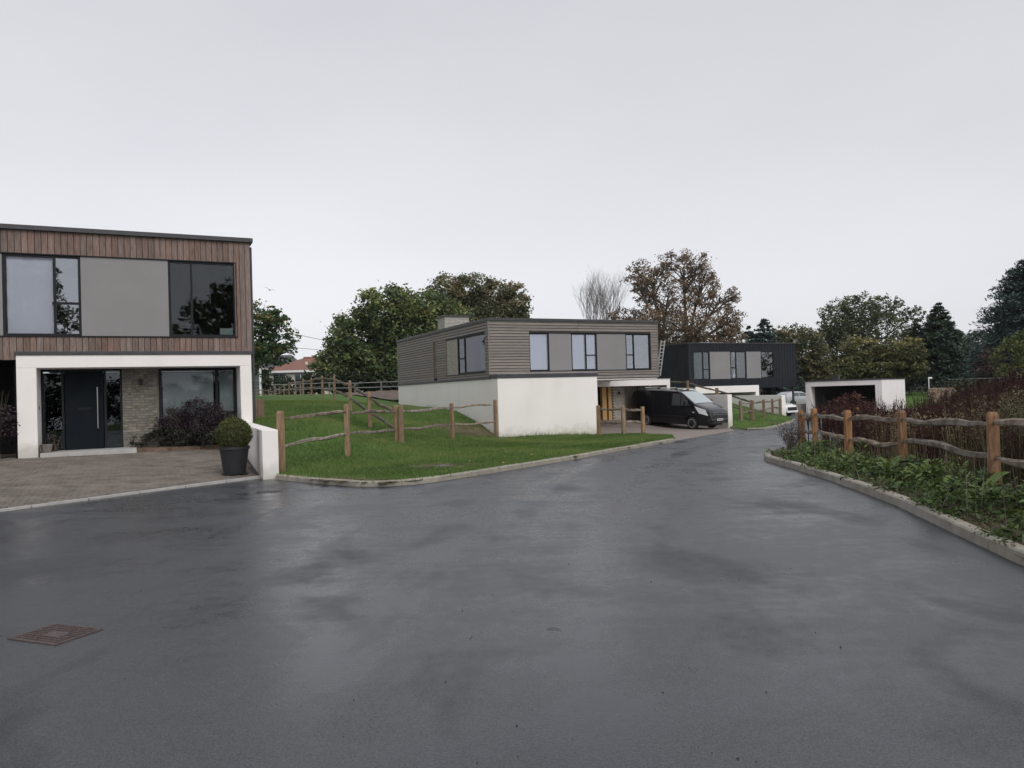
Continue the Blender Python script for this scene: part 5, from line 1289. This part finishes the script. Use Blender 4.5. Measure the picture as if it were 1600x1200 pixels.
def red_bush():
    c = D['bush_red'][0]; x, y = c[0]-.4, c[1]; zb = h1(x, y); s = .0283
    shrub('red_bush', 'rust red bush in front of the dark carport opening', (x, y, zb), [(-.5, 0, .75, .55, .55), (.3, .1, 1.05, .6, .55), (1.0, 0, .8, .5, .55), (.3, 0, .5, 1.2, .45)], 'leaf_rust', .05, 5, 50, 1.2)
red_bush()
def groundcover():
    dist = lambda x, y: np.min([np.hypot(x-p[0], y-p[1]) for p in BE], axis=0)
    x, y = in_off(front, 26000, lambda x, y: (y > 5) & (dist(x, y) > .22) & (RNG.uniform(0, 1, len(x)) < np.clip((dist(x, y)-.2)/.8, .05, 1)*(.45+.55*(np.sin(x*3.1)*np.sin(y*2.3+x) > -.5))))
    n = len(x); z = hz(x, y)-.03; d = dist(x, y); hgt = np.clip((d-.1)*.27, .03, .30)*np.where(np.sin(x*5.1+y*3.3)*np.sin(y*2.7) > .35, 1.5, .9)*(.6+.5*np.abs(np.sin(x*2.2+y*1.7))); zz = z+hgt*RNG.uniform(.05, 1, n)**.7
    V, Fc = leafquads(np.stack([x, y, zz], 1), RNG.uniform(.010, .030, n)*np.where(RNG.uniform(0, 1, n) < .22, 2.3, 1.), .42, .5); o = fastmesh('weeds', V, Fc, 'leaf_weed', None, np.clip(RNG.normal(.30, .20, n)+.5*(zz-z)+.15*np.sin(x*2+y*3), 0, 1)); tag(o, 'mixed low green weeds between the right hand kerb and fence', 'weeds', kind='stuff')
    x, y = in_off(front, 7000, lambda x, y: (y > 5) & (dist(x, y) > .2) & (RNG.uniform(0, 1, len(x)) < np.where(dist(x, y) < .7, 1, .35))); n = len(x); z = hz(x, y)-.03
    V, Fc = leafquads(np.stack([x, y, z+RNG.uniform(.0, .09, n)], 1), .022, .35, .8); o = fastmesh('creeping_weeds', V, Fc, 'leaf_low', None, np.clip(RNG.normal(.45, .25, n), 0, 1)); tag(o, 'dull creeping weeds beside the right hand kerb', 'weeds', kind='stuff')
    x, y = in_off(front, 1500, lambda x, y: (y > 5) & (dist(x, y) < .9) & (dist(x, y) > .18) & (RNG.uniform(0, 1, len(x)) < np.where(y > 12.5, 1, .4))); n = len(x); z = hz(x, y)-.03
    V, Fc = leafquads(np.stack([x, y, z+RNG.uniform(.005, .03, n)], 1), .035, .35, 2.); o = fastmesh('leaf_litter', V, Fc, 'dead_leaf', None, np.clip(RNG.normal(.5, .25, n), 0, 1)); tag(o, 'brown dead leaves and bark on the bare soil by the kerb', 'leaf litter', kind='stuff')
    # thin upright dead stems among the green
    x, y = in_off(front, 60, lambda x, y: (y > 5) & (dist(x, y) > .5)); n = len(x); mb = MB()
    for i in range(n):
        zb = h1(x[i], y[i])-.03; hh = random.uniform(.3, .8); mb.tube([(x[i], y[i], zb), (x[i]+random.uniform(-.1, .1), y[i]+random.uniform(-.1, .1), zb+hh)], [.005, .002], 3, cap=False)
    o = mb.build('dead_stems', 'rail_dark'); tag(o, 'thin dry stems standing among the weeds in front of the fence', 'dead stems', kind='stuff')
groundcover()
def leafmesh(L_, W_, bend, name='leaf'):
    V = []; n = 6
    for i in range(n+1):
        t = i/n; w = W_*math.sin(math.pi*min(1, .06+t*.94))**.7*(1-.25*t); x = L_*t*math.cos(bend*t*.6); z = L_*(t*.75-bend*t*t*.62)
        for s in (-1, 0, 1): V.append((x, s*w/2, z+(.13*w if s else 0)+(.03*w*math.sin(t*14) if s else 0)))
    F_ = []
    for i in range(n):
        for j in range(2): q = i*3+j; F_.append((q, q+3, q+4, q+1))
    return fastmesh(name, V, F_, 'leaf_weed', None, RNG.uniform(.35, .8)*np.ones(len(F_)))
def dock_plants():
    variants = []
    for v in range(4):
        o = leafmesh(random.uniform(.22, .32), random.uniform(.075, .11), random.uniform(.5, 1.1)); me = o.data; bpy.data.objects.remove(o); me.shade_smooth(); variants.append(me)
    spots = [(6.05, 8.75), (5.75, 9.4), (5.55, 8.3), (5.3, 7.6), (6.1, 10.6), (6.0, 11.3), (5.85, 12.1), (6.15, 12.6), (5.5, 9.9), (6.3, 14.2), (6.05, 13.2), (6.5, 15.6), (6.35, 16.6), (6.7, 17.2), (5.4, 8.9), (5.75, 7.9), (6.2, 9.2), (5.95, 10.0), (5.9, 8.3), (6.25, 10.1), (6.3, 11.6), (6.35, 12.9)]
    for k, (x, y) in enumerate(spots):
        r = empty('dock_plant', (x, y, h1(x, y)-.03)); s = random.uniform(.8, 1.3) if y < 13 else random.uniform(.7, 1.)
        tag(r, 'rosette of broad green dock leaves among the weeds before the right hand fence', 'weed', 'dock rosettes by the right hand fence')
        for j in range(9): piece('leaf', random.choice(variants), r, (random.uniform(-.03, .03), random.uniform(-.03, .03), .04+.02*j), (random.uniform(-.25, .25), random.uniform(-.35, .25), j*2.4+random.uniform(-.3, .3)), (s*random.uniform(.75, 1.2),)*3)
dock_plants()
def end_plants():
    for (x, y, lab) in ((6.6, 18.4, 'wispy purple weed at the far corner of the right hand kerb'), (7.0, 19.2, 'taller wispy purple weed against the farthest post of the right hand fence')):
        z = h1(x, y)-.03; r = empty('wispy_weed', (x, y, z)); tag(r, lab, 'weed'); mb = MB(); pts = []
        for i in range(26):
            a = random.uniform(0, 6.28); q = Vector((math.cos(a)*random.uniform(.1, .5), math.sin(a)*random.uniform(.1, .5), random.uniform(.35, .8))); mb.tube([(0, 0, -.03), q*.5+Vector((0, 0, .08)), q], [.007, .005, .002], 3, cap=False); pts += [np.array(q*random.uniform(.4, 1)) for _ in range(12)]
        mb.build('stems', 'bark', r); P = np.array(pts)+RNG.normal(0, .03, (len(pts), 3)); V, Fc = leafquads(P, .03, .3, .2); fastmesh('foliage', V, Fc, 'leaf_purple', r, RNG.uniform(.2, .9, len(P)))
end_plants()
# ------------------------------------------------------------------ vehicles
def vehicle(name, label, cat, loc, rz, pitch, prof, paint, whl, wr, sill=.28, tumble=.15, hw=.99, belt=1.08, wins=(), screen=None, lamps=None, van=False, nose=None):
    """x forward from the rear bumper, y left, z up. prof: (x, z_top, half width)"""
    r = empty(name, loc, rz); r.rotation_euler = (0, pitch, rz); tag(r, label, cat)
    PX = [p[0] for p in prof]; L_ = PX[-1]; zt = lambda x: float(np.interp(x, PX, [p[1] for p in prof])); wx = lambda x: hw*float(np.interp(x, PX, [p[2] for p in prof]))
    ztm = max(p[1] for p in prof); tf = lambda z: 1-.03*max(0, (.45-z)/.2)-(tumble*max(0, z-belt)/(ztm-belt)); sy = lambda x, z: wx(x)*tf(z)
    def zb(x):
        b = sill+(.10 if x > L_-.25 or x < .15 else 0)
        for w in whl:
            d = abs(x-w); R_ = wr+.07
            if d < R_: b = max(b, wr+math.sqrt(R_*R_-d*d)-.02)
        return b
    xs = sorted(set([round(v, 3) for v in np.arange(0, L_, .07)]+[round(p, 3) for p in PX]+[round(w+s*(wr+.07), 3) for w in whl for s in (-1, -.995, -.97, .97, .995, 1)]))
    fs = (0, .05, .2, .4, .6, .8, .93, .98)
    ring = []; m = MB()
    for x in xs:
        b, t = zb(x), zt(x); row = []
        for f in fs: zz = b+(t-.05-b)*f/.98; row.append((x, sy(x, zz), zz))
        row.append((x, sy(x, t)*.90, t-.012)); row.append((x, sy(x, t)*.55, t)); row.append((x, 0, t+.006)); ring.append(row)
    n = len(ring[0])
    for row in ring:
        m.v += [(x, -y, z) for x, y, z in row]+[(x, y, z) for x, y, z in row[-2::-1]]
    N = 2*n-1
    for i in range(len(xs)-1):
        for j in range(N-1): m.f.append((i*N+j, i*N+j+1, (i+1)*N+j+1, (i+1)*N+j))
    m.f.append(tuple(range(N))); m.f.append(tuple(range((len(xs)-1)*N+N-1, (len(xs)-1)*N-1, -1)))
    bd = m.build('body', paint, r, smooth=True)
    es = bd.modifiers.new('edges', 'EDGE_SPLIT'); es.split_angle = math.radians(40)
    MB().box(.25, L_-.3, -hw*.8, hw*.8, sill-.06, sill+.25).build('underbody', 'black_plastic', r)
    tb = MB().lathe([(wr*.62, -.11), (wr*.93, -.11), (wr, -.07), (wr, .07), (wr*.93, .11), (wr*.62, .11)], 28, 'y'); tm = tb.mesh('tyre', 'tyre')
    rb = MB().lathe([(wr*.63, -.085), (wr*.58, -.02), (wr*.15, -.03), (wr*.12, -.07)], 24, 'y')
    rim = MB()
    rim.lathe([(wr*.655, -.112), (wr*.655, -.06), (wr*.60, -.06), (wr*.60, -.112)], 28, 'y'); rim.lathe([(wr*.16, -.10), (wr*.16, -.03)], 12, 'y')
    for k in range(5):
        a = k*2*math.pi/5+.3; c_, s_ = math.cos(a), math.sin(a); px, pz = -s_, c_
        q = [(c_*wr*.1+px*wr*.10, s_*wr*.1+pz*wr*.10), (c_*wr*.62+px*wr*.17, s_*wr*.62+pz*wr*.17), (c_*wr*.62-px*wr*.17, s_*wr*.62-pz*wr*.17), (c_*wr*.1-px*wr*.10, s_*wr*.1-pz*wr*.10)]
        i = len(rim.v); rim.v += [(x, -.095, z) for x, z in q]+[(x, -.045, z) for x, z in q]; rim.f += [(i, i+1, i+2, i+3), (i+7, i+6, i+5, i+4)]+[(i+k2, i+(k2+1) % 4, i+4+(k2+1) % 4, i+4+k2) for k2 in range(4)]
    rm = rim.mesh('rim', 'alloy'); dm = MB().lathe([(wr*.6, -.03), (wr*.6, .05)], 20, 'y').mesh('brake_disc', 'black_plastic')
    for w in whl:
        for s in (-1, 1):
            o = piece('wheel', tm, r, (w, s*(hw-.13), wr), (0, 0, 0 if s < 0 else math.pi)); piece('rim', rm, o, (0, 0, 0)); piece('hub', dm, o, (0, 0, 0))
    def side_patch(nm, mt, quad, off=.006, parent=r, both=True):
        for s in ((-1, 1) if both else (-1,)):
            def P(u, v, s=s):
                a = Vector(quad[0]).lerp(Vector(quad[1]), u); b = Vector(quad[3]).lerp(Vector(quad[2]), u); c = a.lerp(b, v); return (c.x, s*(sy(c.x, c.y)+off), c.y)
            MB().patch(P, 8, 5).build(nm, mt, parent, smooth=True)
    for q in wins: side_patch('side_window', 'glass_car', q)
    if screen:
        x0, x1, f0, f1 = screen
        MB().patch(lambda u, v: ((lambda x: (x, (v*2-1)*sy(x, zt(x))*(f0+(f1-f0)*u), zt(x)+.012+.004*(1-(v*2-1)**2)-.014*abs(v*2-1)**3))(x0+(x1-x0)*u)), 8, 10).build('windscreen', 'screen_car', r, smooth=True)
    if lamps: side_patch('headlight', 'lamp_lens', lamps, .012)
    return r, dict(sy=sy, zt=zt, L=L_, wx=wx, side=side_patch)
def van():
    f = np.array([9.3, 39.7]); b = np.array([7.26, 41.9]); h = (f-b)/np.linalg.norm(f-b); ang = math.atan2(h[1], h[0]); left = np.array([-h[1], h[0]])
    # near (right hand) wheels are the measured ones
    wb = 2.93; mid = (f+b)/2; ctr = mid+left*.86; zf, zr = -.52, -.36; slope = math.atan2(zr-zf, wb)
    rear = ctr-h*(wb/2+1.04); z0 = (zf+zr)/2+math.tan(slope)*(wb/2+1.04)
    prof = [(0, 1.70, .93), (.06, 1.86, .95), (.25, 1.95, .97), (.8, 1.985, 1), (2.0, 2.0, 1), (2.9, 1.975, 1), (3.15, 1.94, 1), (3.4, 1.80, 1), (3.75, 1.57, .995), (4.05, 1.37, .985), (4.12, 1.33, .985), (4.40, 1.25, .975), (4.68, 1.15, .95), (4.84, 1.06, .92), (4.92, .96, .88), (4.98, .78, .82)]
    r, q = vehicle('van', 'black panel van with silver alloy wheels parked on the middle house driveway', 'van', (float(rear[0]), float(rear[1]), float(z0)), ang, slope, prof, 'paint_navy', (1.04, 3.97), .335, wins=[((2.72, 1.20), (3.25, 1.20), (3.2, 1.82), (2.72, 1.82)), ((3.29, 1.20), (3.86, 1.22), (3.50, 1.66), (3.24, 1.82))], screen=(3.2, 4.08, .93, .93), lamps=((4.12, 1.22), (4.76, 1.06), (4.90, .76), (4.40, .86)))
    q['side']('panel_window', 'paint_navy', ((1.95, 1.22), (2.62, 1.22), (2.62, 1.80), (2.05, 1.80)), .010)
    q['side']('side_moulding', 'black_plastic', ((1.5, .62), (3.5, .62), (3.5, .68), (1.5, .68)), .012)
    q['side']('door_seam', 'plate_ink', ((2.665, .40), (2.68, .40), (2.68, 1.86), (2.665, 1.86)), .008); q['side']('door_seam', 'plate_ink', ((1.5, .40), (1.512, .40), (1.512, 1.86), (1.5, 1.86)), .008)
    q['side']('indicator', 'lamp_lens', ((4.02, .88), (4.12, .87), (4.12, .92), (4.02, .93)), .010)
    for s in (-1, 1):
        MB().box(2.45, 2.62, s*1.0-.015, s*1.0+.015, 1.08, 1.11).build('door_handle', 'black_plastic', r)
        mm = MB(); mm.box(3.62, 3.78, s*1.14-.12, s*1.14+.12, 1.20, 1.50); mm.build('mirror', 'black_plastic', r, bevel=.04)
        m = MB(); m.tube([(.5, s*.70, 2.06), (3.0, s*.72, 2.05)], .018, 6)
        for x in (.55, 1.75, 2.95): m.tube([(x, s*.71, 1.97), (x, s*.71, 2.06)], .02, 6)
        m.build('roof_rail', 'alu', r)
    for x in (.7, 1.75, 2.85):
        m = MB().box(x-.035, x+.035, -.78, .78, 2.065, 2.095); m.build('roof_bar', 'alu', r, bevel=.008)
        for s in (-1, 1): MB().box(x-.06, x+.06, s*.78-.05, s*.78+.05, 2.03, 2.10).build('roof_bar_foot', 'black_plastic', r)
    # front
    MB().box(4.86, 4.992, -.66, .66, .62, .88).build('grille', 'plate_ink', r, bevel=.02)
    m = MB(); m.box(4.93, 5.0, -.64, .64, .88, .92); m.box(4.95, 5.0, -.62, .62, .79, .82); m.build('grille_bar', 'chrome', r)
    MB().lathe([(.06, -.012), (.06, .012)], 18, 'y').build('emblem', 'emblem_blue', r, (5.0, 0, .86), math.pi/2).scale = (1.5, 1, .75)
    m = MB(); m.box(4.70, 5.03, -.80, .80, .34, .60); bmp = m.build('bumper', 'paint_navy', r, bevel=.06)
    MB().box(5.0, 5.035, -.55, .55, .36, .44).build('lower_grille', 'plate_ink', bmp)
    pl = MB().box(5.03, 5.045, -.26, .26, .49, .60).build('number_plate', 'plate', r); m = MB()
    for k in range(7): y = .215-k*.066-(.02 if k > 3 else 0); m.box(5.046, 5.048, y-.022, y+.022, .51, .58)
    m.build('plate_characters', 'plate_ink', pl)
    m = MB().tube([(4.02, -.45, 1.345), (4.06, .35, 1.30)], .012, 5); m.build('wiper', 'black_plastic', r)
van()
def cars():
    prof = [(0, .95, .9), (.1, 1.2, .94), (.5, 1.42, .97), (1.2, 1.48, 1), (2.0, 1.44, 1), (2.4, 1.3, 1), (2.95, 1.0, 1), (3.5, .92, .97), (3.85, .80, .9), (4.0, .62, .8)]
    wins = [((.75, .98), (1.55, .98), (1.5, 1.34), (.95, 1.34)), ((1.6, .98), (2.65, .98), (2.2, 1.30), (1.56, 1.34))]
    h = np.array([.62, -.78]); ang = math.atan2(h[1], h[0]); tip = np.array([21.25, 58.6]); left = np.array([-h[1], h[0]]); rear = tip-h*3.95-left*.0
    r, q = vehicle('parked_car', 'white hatchback nose showing past the end of the mound wall', 'car', (float(rear[0]), float(rear[1]), -.7), ang, 0, prof, 'paint_white', (.75, 3.25), .3, sill=.22, tumble=.2, hw=.87, belt=.95, wins=wins, screen=(2.08, 2.9, .9, .9), lamps=((3.4, .84), (3.86, .76), (3.88, .66), (3.5, .70)))
    MB().box(3.8, 4.03, -.62, .62, .40, .66).build('grille', 'plate_ink', r, bevel=.02); MB().box(3.7, 4.06, -.72, .72, .24, .395).build('bumper', 'paint_white', r, bevel=.03); MB().box(4.061, 4.07, -.26, .26, .27, .37).build('number_plate', 'plate', r)
    c = D['silver']; r, q = vehicle('parked_car', 'silver car half hidden behind the left pier of the carport', 'car', (c[0]-2.0, c[1], -.45), .35, 0, prof, 'paint_silver', (.75, 3.25), .3, sill=.22, tumble=.2, hw=.87, belt=.95, wins=wins, screen=(2.08, 2.9, .9, .9), lamps=((3.4, .84), (3.86, .76), (3.88, .66), (3.5, .70)))
    MB().box(3.8, 4.03, -.55, .55, .40, .6).build('grille', 'plate_ink', r, bevel=.02)
cars()
# ------------------------------------------------------------------ small things
def ladder():
    a, b, c, d = [Vector(p) for p in D['ladder']]; b += Vector((0, .5, 0)); d += Vector((0, .5, 0)); r = empty('ladder', a); tag(r, 'aluminium ladder standing against the right end of the middle house', 'ladder')
    for p, q in ((a, b), (c, d)): MB().tube([Vector((0, 0, 0))+p-a, q-a], .03, 4).build('stile', 'alu', r)
    n = 10
    for i in range(n):
        t = (i+.6)/n; MB().tube([(a.lerp(b, t)-a), (c.lerp(d, t)-a)], .018, 5).build('rung', 'alu', r)
ladder()
def manhole():
    c = (-3.27, 5.44); a = math.radians(-22); r = empty('manhole_cover', (*c, .004), a); r.scale = (.72, .72, 1); tag(r, 'rust brown cast iron manhole cover set in the wet tarmac', 'manhole cover')
    MB().box(-.30, .30, -.225, .225, -.03, .0).build('cover_plate', 'cast_iron', r); fr = MB()
    for b in ((-.33, .33, -.255, -.228), (-.33, .33, .228, .255), (-.33, -.303, -.227, .227), (.303, .33, -.227, .227)): fr.box(*b, -.03, .004)
    fr.build('frame', 'cast_iron', r); st = MB()
    for i in range(13):
        for j in range(9):
            x = -.27+i*.045; y = -.19+j*.0475
            if abs(x) < .10 and abs(y) < .06: continue
            if (i+j) % 2: st.box(x-.016, x+.016, y-.008, y+.008, 0, .006)
            else: st.box(x-.008, x+.008, y-.016, y+.016, 0, .006)
    o = st.build('tread_studs', 'cast_iron', r); o['kind'] = 'stuff'
    for x in (-.25, .25): MB().box(x-.03, x+.03, -.015, .015, .0005, .003).build('key_slot', 'plate_ink', r)
manhole()
def drains():
    for (x, y, lab, a) in ((-4.35, 13.6, 'small rectangular drain cover in the road near the low white wall', .2),):
        z = float(gz(y))+.004; r = empty('drain_cover', (x, y, z), a); tag(r, lab, 'drain cover')
        if 'round' in lab: MB().lathe([(.09, -.02), (.09, .003), (.06, .003), (.055, 0), (.02, 0)], 18).build('lid', 'coping', r)
        else:
            m = MB().box(-.22, .22, -.16, .16, -.02, .001); m.build('lid', 'coping', r); g_ = MB()
            for k in range(7): g_.box(-.19+k*.055, -.165+k*.055, -.13, .13, .001, .004)
            g_.build('grating', 'frame_dark', r)
drains()
def litter():
    n = 110; mb = MB()
    for i in range(n):
        y = 3+random.random()**1.6*18; x = random.uniform(-.75, .42)*y
        if not inpoly([x], [y], road)[0]: continue
        s = random.uniform(.002, .006); z = float(gz(y)); a = random.uniform(0, 3); mb.tube([(x-s*math.cos(a), y-s*math.sin(a), z+s*.5), (x, y, z+s*.8), (x+s*math.cos(a), y+s*math.sin(a), z+s*.4)], [s*.4, s*.7, s*.3], 5)
    o = mb.build('grit', 'litter'); tag(o, 'scattered dark grit and leaf crumbs on the wet road', 'grit', kind='stuff')
    o = MB().tube([(.19, 5.22, .004), (.225, 5.225, .007), (.26, 5.21, .005), (.285, 5.18, .004)], [.002, .0025, .002, .001], 5).build('twig', 'bark'); tag(o, 'small dark twig lying in the middle of the road', 'twig')
    o = MB().lathe([(.03, 0), (.05, .02), (.035, .05), (.01, .06)], 9).build('stone', 'stone_pale', None, (5.75, 15.1, h1(5.75, 15.1)-.02)); tag(o, 'small pale stone on the bare soil beside the right hand kerb', 'stone')
    x, y = -1.6, 16.9; o = MB().lathe([(.2, -.05), (.2, .012), (.18, .02), (.02, .02)], 16).build('inspection_lid', 'bark_grey', None, (x, y, h1(x, y)-.02)); tag(o, 'pale worn inspection lid set in the grass near the kerb', 'inspection lid')
litter()
def backdrop_things():
    a, b = [Vector(p) for p in D['sleeper'][:2]]; r = empty('timber_sleepers', (a.x, a.y, a.z-.1)); tag(r, 'two upright timber sleepers retaining the bank beside the timber clad house', 'retaining timber')
    MB().box(-.02, .13, -.1, .1, -.2, .64).build('sleeper', 'oak_far', r, bevel=.01); MB().box(.135, .30, -.1, .1, -.2, .66).build('sleeper', 'oak_far', r, bevel=.01)
    g_, t = D['greenhouse']; r = empty('greenhouse', (g_[0]-3, g_[1], h1(g_[0], g_[1])), 0); tag(r, 'white framed glazed outbuilding corner just right of the timber clad house', 'outbuilding'); zb = r.location.z; H_ = t[2]-zb
    m = MB(); m.box(2.75, 3.0, 0, .12, 0, H_); m.box(-.1, 3.0, -.02, .14, H_-.12, H_); m.box(2.75, 3.0, .121, 3, H_-.12, H_)
    m.build('frame', 'white_frame', r); MB().box(-.1, 2.74, .03, .06, 0, H_-.121).build('pane', 'green_glass', r); b_ = MB()
    for k in range(4): b_.box(.3+k*.62, .34+k*.62, .0, .029, 0, H_-.121)
    for k in range(4): b_.box(-.1, 2.74, .005, .028, H_*.2*(k+1), H_*.2*(k+1)+.03)
    b_.build('glazing_bars', 'wire_pale', r); MB().box(-.1, 3, 2.9, 3, 0, H_-.12).build('back_wall', 'interior_dark', r)
    # red roofed house in the distance
    q = D['redhouse']; x0, x1 = q[1][0]-8, q[1][0]+4; y0 = 100; zb = h1(-28, 100); r = empty('red_roofed_house', (q[2][0], y0, zb)); tag(r, 'distant bungalow with an orange red tiled roof and pale walls', 'house')
    ox = q[2][0]; ez = 5.55-zb; rz_ = q[2][2]-zb
    MB().box(-5.4, 3.8, .3, 7.5, -.5, ez).build('wall', 'wall_far', r)
    m = MB(); V = [(-5.9, -.1, ez-.05), (4.3, -.1, ez-.05), (4.3, 7.9, ez-.05), (-5.9, 7.9, ez-.05), (-1.2, 3.9, rz_), (.6, 3.9, rz_)]; m.v = V; m.f = [(0, 1, 5, 4), (1, 2, 5), (2, 3, 4, 5), (3, 0, 4), (0, 3, 2, 1)]; rf = m.build('roof', 'roof_red', r)
    MB().tube([(-1.2, 3.9, rz_+.03), (.6, 3.9, rz_+.03)], .14, 6).build('ridge_tile', 'roof_red', rf); MB().box(-6, 4.4, -.2, -.1, ez-.3, ez-.02).build('fascia', 'white_frame', r)
    MB().lathe([(.2, 0), (.16, .35)], 10).build('roof_vent', 'wall_far', rf, (-.3, 1.9, rz_-.95))
    for u in (-4.2, -1.4, 1.6): w = MB().box(u, u+1.5, .22, .29, ez-1.7, ez-.5).build('window', 'green_glass', r); MB().box(u+.72, u+.78, .19, .219, ez-1.7, ez-.5).build('glazing_bar', 'white_frame', w)
    r = empty('grey_roofed_house', (-33.4, 104, zb)); tag(r, 'distant bungalow with a dark grey roof left of the red roofed one', 'house'); ez, rz_ = 5.2-zb, 8.0-zb
    MB().box(-5, 4.2, .3, 7, -.5, ez).build('wall', 'wall_far', r); m = MB(); m.v = [(-5.4, -.1, ez), (5.6, -.1, ez-.5), (5.6, 7.4, ez-.5), (-5.4, 7.4, ez), (-5.4, 3.6, rz_), (2.6, 3.6, rz_)]; m.f = [(0, 1, 5, 4), (1, 2, 5), (2, 3, 4, 5), (3, 0, 4), (0, 3, 2, 1)]; m.build('roof', 'roof_slate', r)
    MB().box(-3, -1.6, .2, .29, 3.4-zb, 4.8-zb).build('window', 'green_glass', r); m = MB(); m.v = [(1.6, .1, ez-1.6), (3.4, .1, ez-1.6), (1.6, .1, ez+.4), (1.6, .25, ez+.4), (3.4, .25, ez-1.6), (1.6, .25, ez-1.6)]; m.f = [(0, 1, 2), (3, 4, 5), (0, 2, 3, 5), (1, 4, 3, 2), (0, 5, 4, 1)]; m.build('gable', 'white_frame', r)
    for k, (p, q_) in enumerate(D['wires']):
        p, q_ = Vector(p), Vector(q_); o = MB().tube([p.lerp(q_, t/10)-Vector((0, 0, 1.2*4*(t/10)*(1-t/10)*.25)) for t in range(11)], .035, 4).build('overhead_wire', 'wire'); tag(o, ('upper overhead wire crossing the gap left of the broad green tree', 'lower overhead wire crossing the gap left of the broad green tree')[k], 'wire')
    x, y, z = D['bird']; r = empty('bird', (x, y, z), .3); r.scale = (.8, .8, .8); r.rotation_euler = (.25, .3, .3); tag(r, 'small grey bird gliding in the sky right of the timber clad house', 'bird')
    m = MB(); m.tube([(0, -.17, 0), (0, -.06, .01), (0, .08, .01), (0, .17, .02), (0, .21, .02)], [.01, .045, .05, .03, .008], 8); m.build('body', 'bird', r, smooth=True)
    for s in (-1, 1): m = MB(); m.v = [(0, .08, .03), (0, -.05, .03), (s*.2, -.02, .10), (s*.2, .11, .10), (s*.46, -.06, .06), (0, .08, .018), (0, -.05, .018), (s*.2, -.02, .09), (s*.2, .11, .09)]; m.f = [(0, 1, 2, 3), (3, 2, 4), (8, 7, 6, 5), (8, 4, 7), (0, 3, 8, 5), (1, 6, 7, 2), (3, 4, 8), (2, 7, 4)]; m.build('wing', 'bird', r)
    # pole, log stack, barrier beyond the weeds
    p = D['pole'][0]; r = empty('marker_pole', (p[0], p[1], -.2)); tag(r, 'thin white pole standing right of the carport', 'pole'); MB().tube([(0, 0, 0), (0, 0, 2.2)], .05, 6).build('shaft', 'white_frame', r); MB().box(-.04, .34, -.03, .03, 2.06, 2.22).build('bracket', 'white_frame', r)
    a, b = D['stack']; r = empty('log_pile', (a[0], a[1], a[2]-.6)); tag(r, 'pile of cut tan logs beyond the weeds right of the carport', 'log pile')
    lm = MB().tube([(0, -.5, 0), (0, .5, 0)], .105, 8).mesh('log', 'log')
    for i in range(9):
        for j in range(6): 
            if i+j > 11: continue
            piece('log', lm, r, (.1+i*.21+(.1 if j % 2 else 0), random.uniform(-.06, .06), .1+j*.185), (0, random.uniform(0, 3), 0))
    a, b, c = [Vector(q) for q in D['barrier']]; r = empty('fence_rail', (a.x, a.y, a.z-1)); tag(r, 'thin grey green rail on dark posts above the dead stalks at the right', 'railing'); o0 = r.location
    MB().tube([b-o0, c-o0], .012, 5).build('rail', 'wire_pale', r)
    for t in (0, .33, .66, 1): q_ = b.lerp(c, t)-o0; MB().tube([q_-Vector((0, 0, 2.0)), q_], .02, 5).build('post', 'bark', r)
    a, b = D['white_thing']; r = empty('touring_caravan', (a[0], a[1], a[2]-.9)); tag(r, 'pale rounded caravan roof half hidden behind the dead stalks at the right', 'caravan'); H_ = b[2]-a[2]+.75
    m = MB(); q_ = [(0, .35), (.1, H_-.35), (.5, H_-.05), (1.9, H_), (2.4, H_-.2), (2.6, H_-.7), (2.6, .35)]; m.v = [(x, 0, z) for x, z in q_]+[(x, 2., z) for x, z in q_]; n = len(q_); m.f = [tuple(range(n)), tuple(range(2*n-1, n-1, -1))]+[(k, (k+1) % n, n+(k+1) % n, n+k) for k in range(n)]; m.build('body', 'wall_far', r, bevel=.05)
    MB().box(.7, 1.8, -.02, -.003, H_-.8, H_-.3).build('window', 'green_glass', r); wm = MB().lathe([(.3, -.1), (.3, .1)], 16, 'y').mesh('wheel', 'tyre'); piece('wheel', wm, r, (1.3, .1, .3)); piece('wheel', wm, r, (1.3, 1.9, .3))
backdrop_things()
def haze():
    m = bpy.data.materials.new('air'); m.use_nodes = True; n = m.node_tree; n.nodes.clear(); o = n.nodes.new('ShaderNodeOutputMaterial'); v = n.nodes.new('ShaderNodeVolumePrincipled')
    v.inputs['Color'].default_value = (.9, .92, .95, 1); v.inputs['Density'].default_value = .00012; n.links.new(v.outputs[0], o.inputs['Volume']); MATS['air'] = m
    o = MB().box(-410, 410, -90, 810, -4, 30).build('haze', 'air'); o['kind'] = 'stuff'; tag(o, 'thin damp haze hanging over the whole lane', 'haze')
haze()
print('objects', len(bpy.data.objects), 'tris', sum(len(m.loops)-2*len(m.polygons) for m in bpy.data.meshes if m.users))
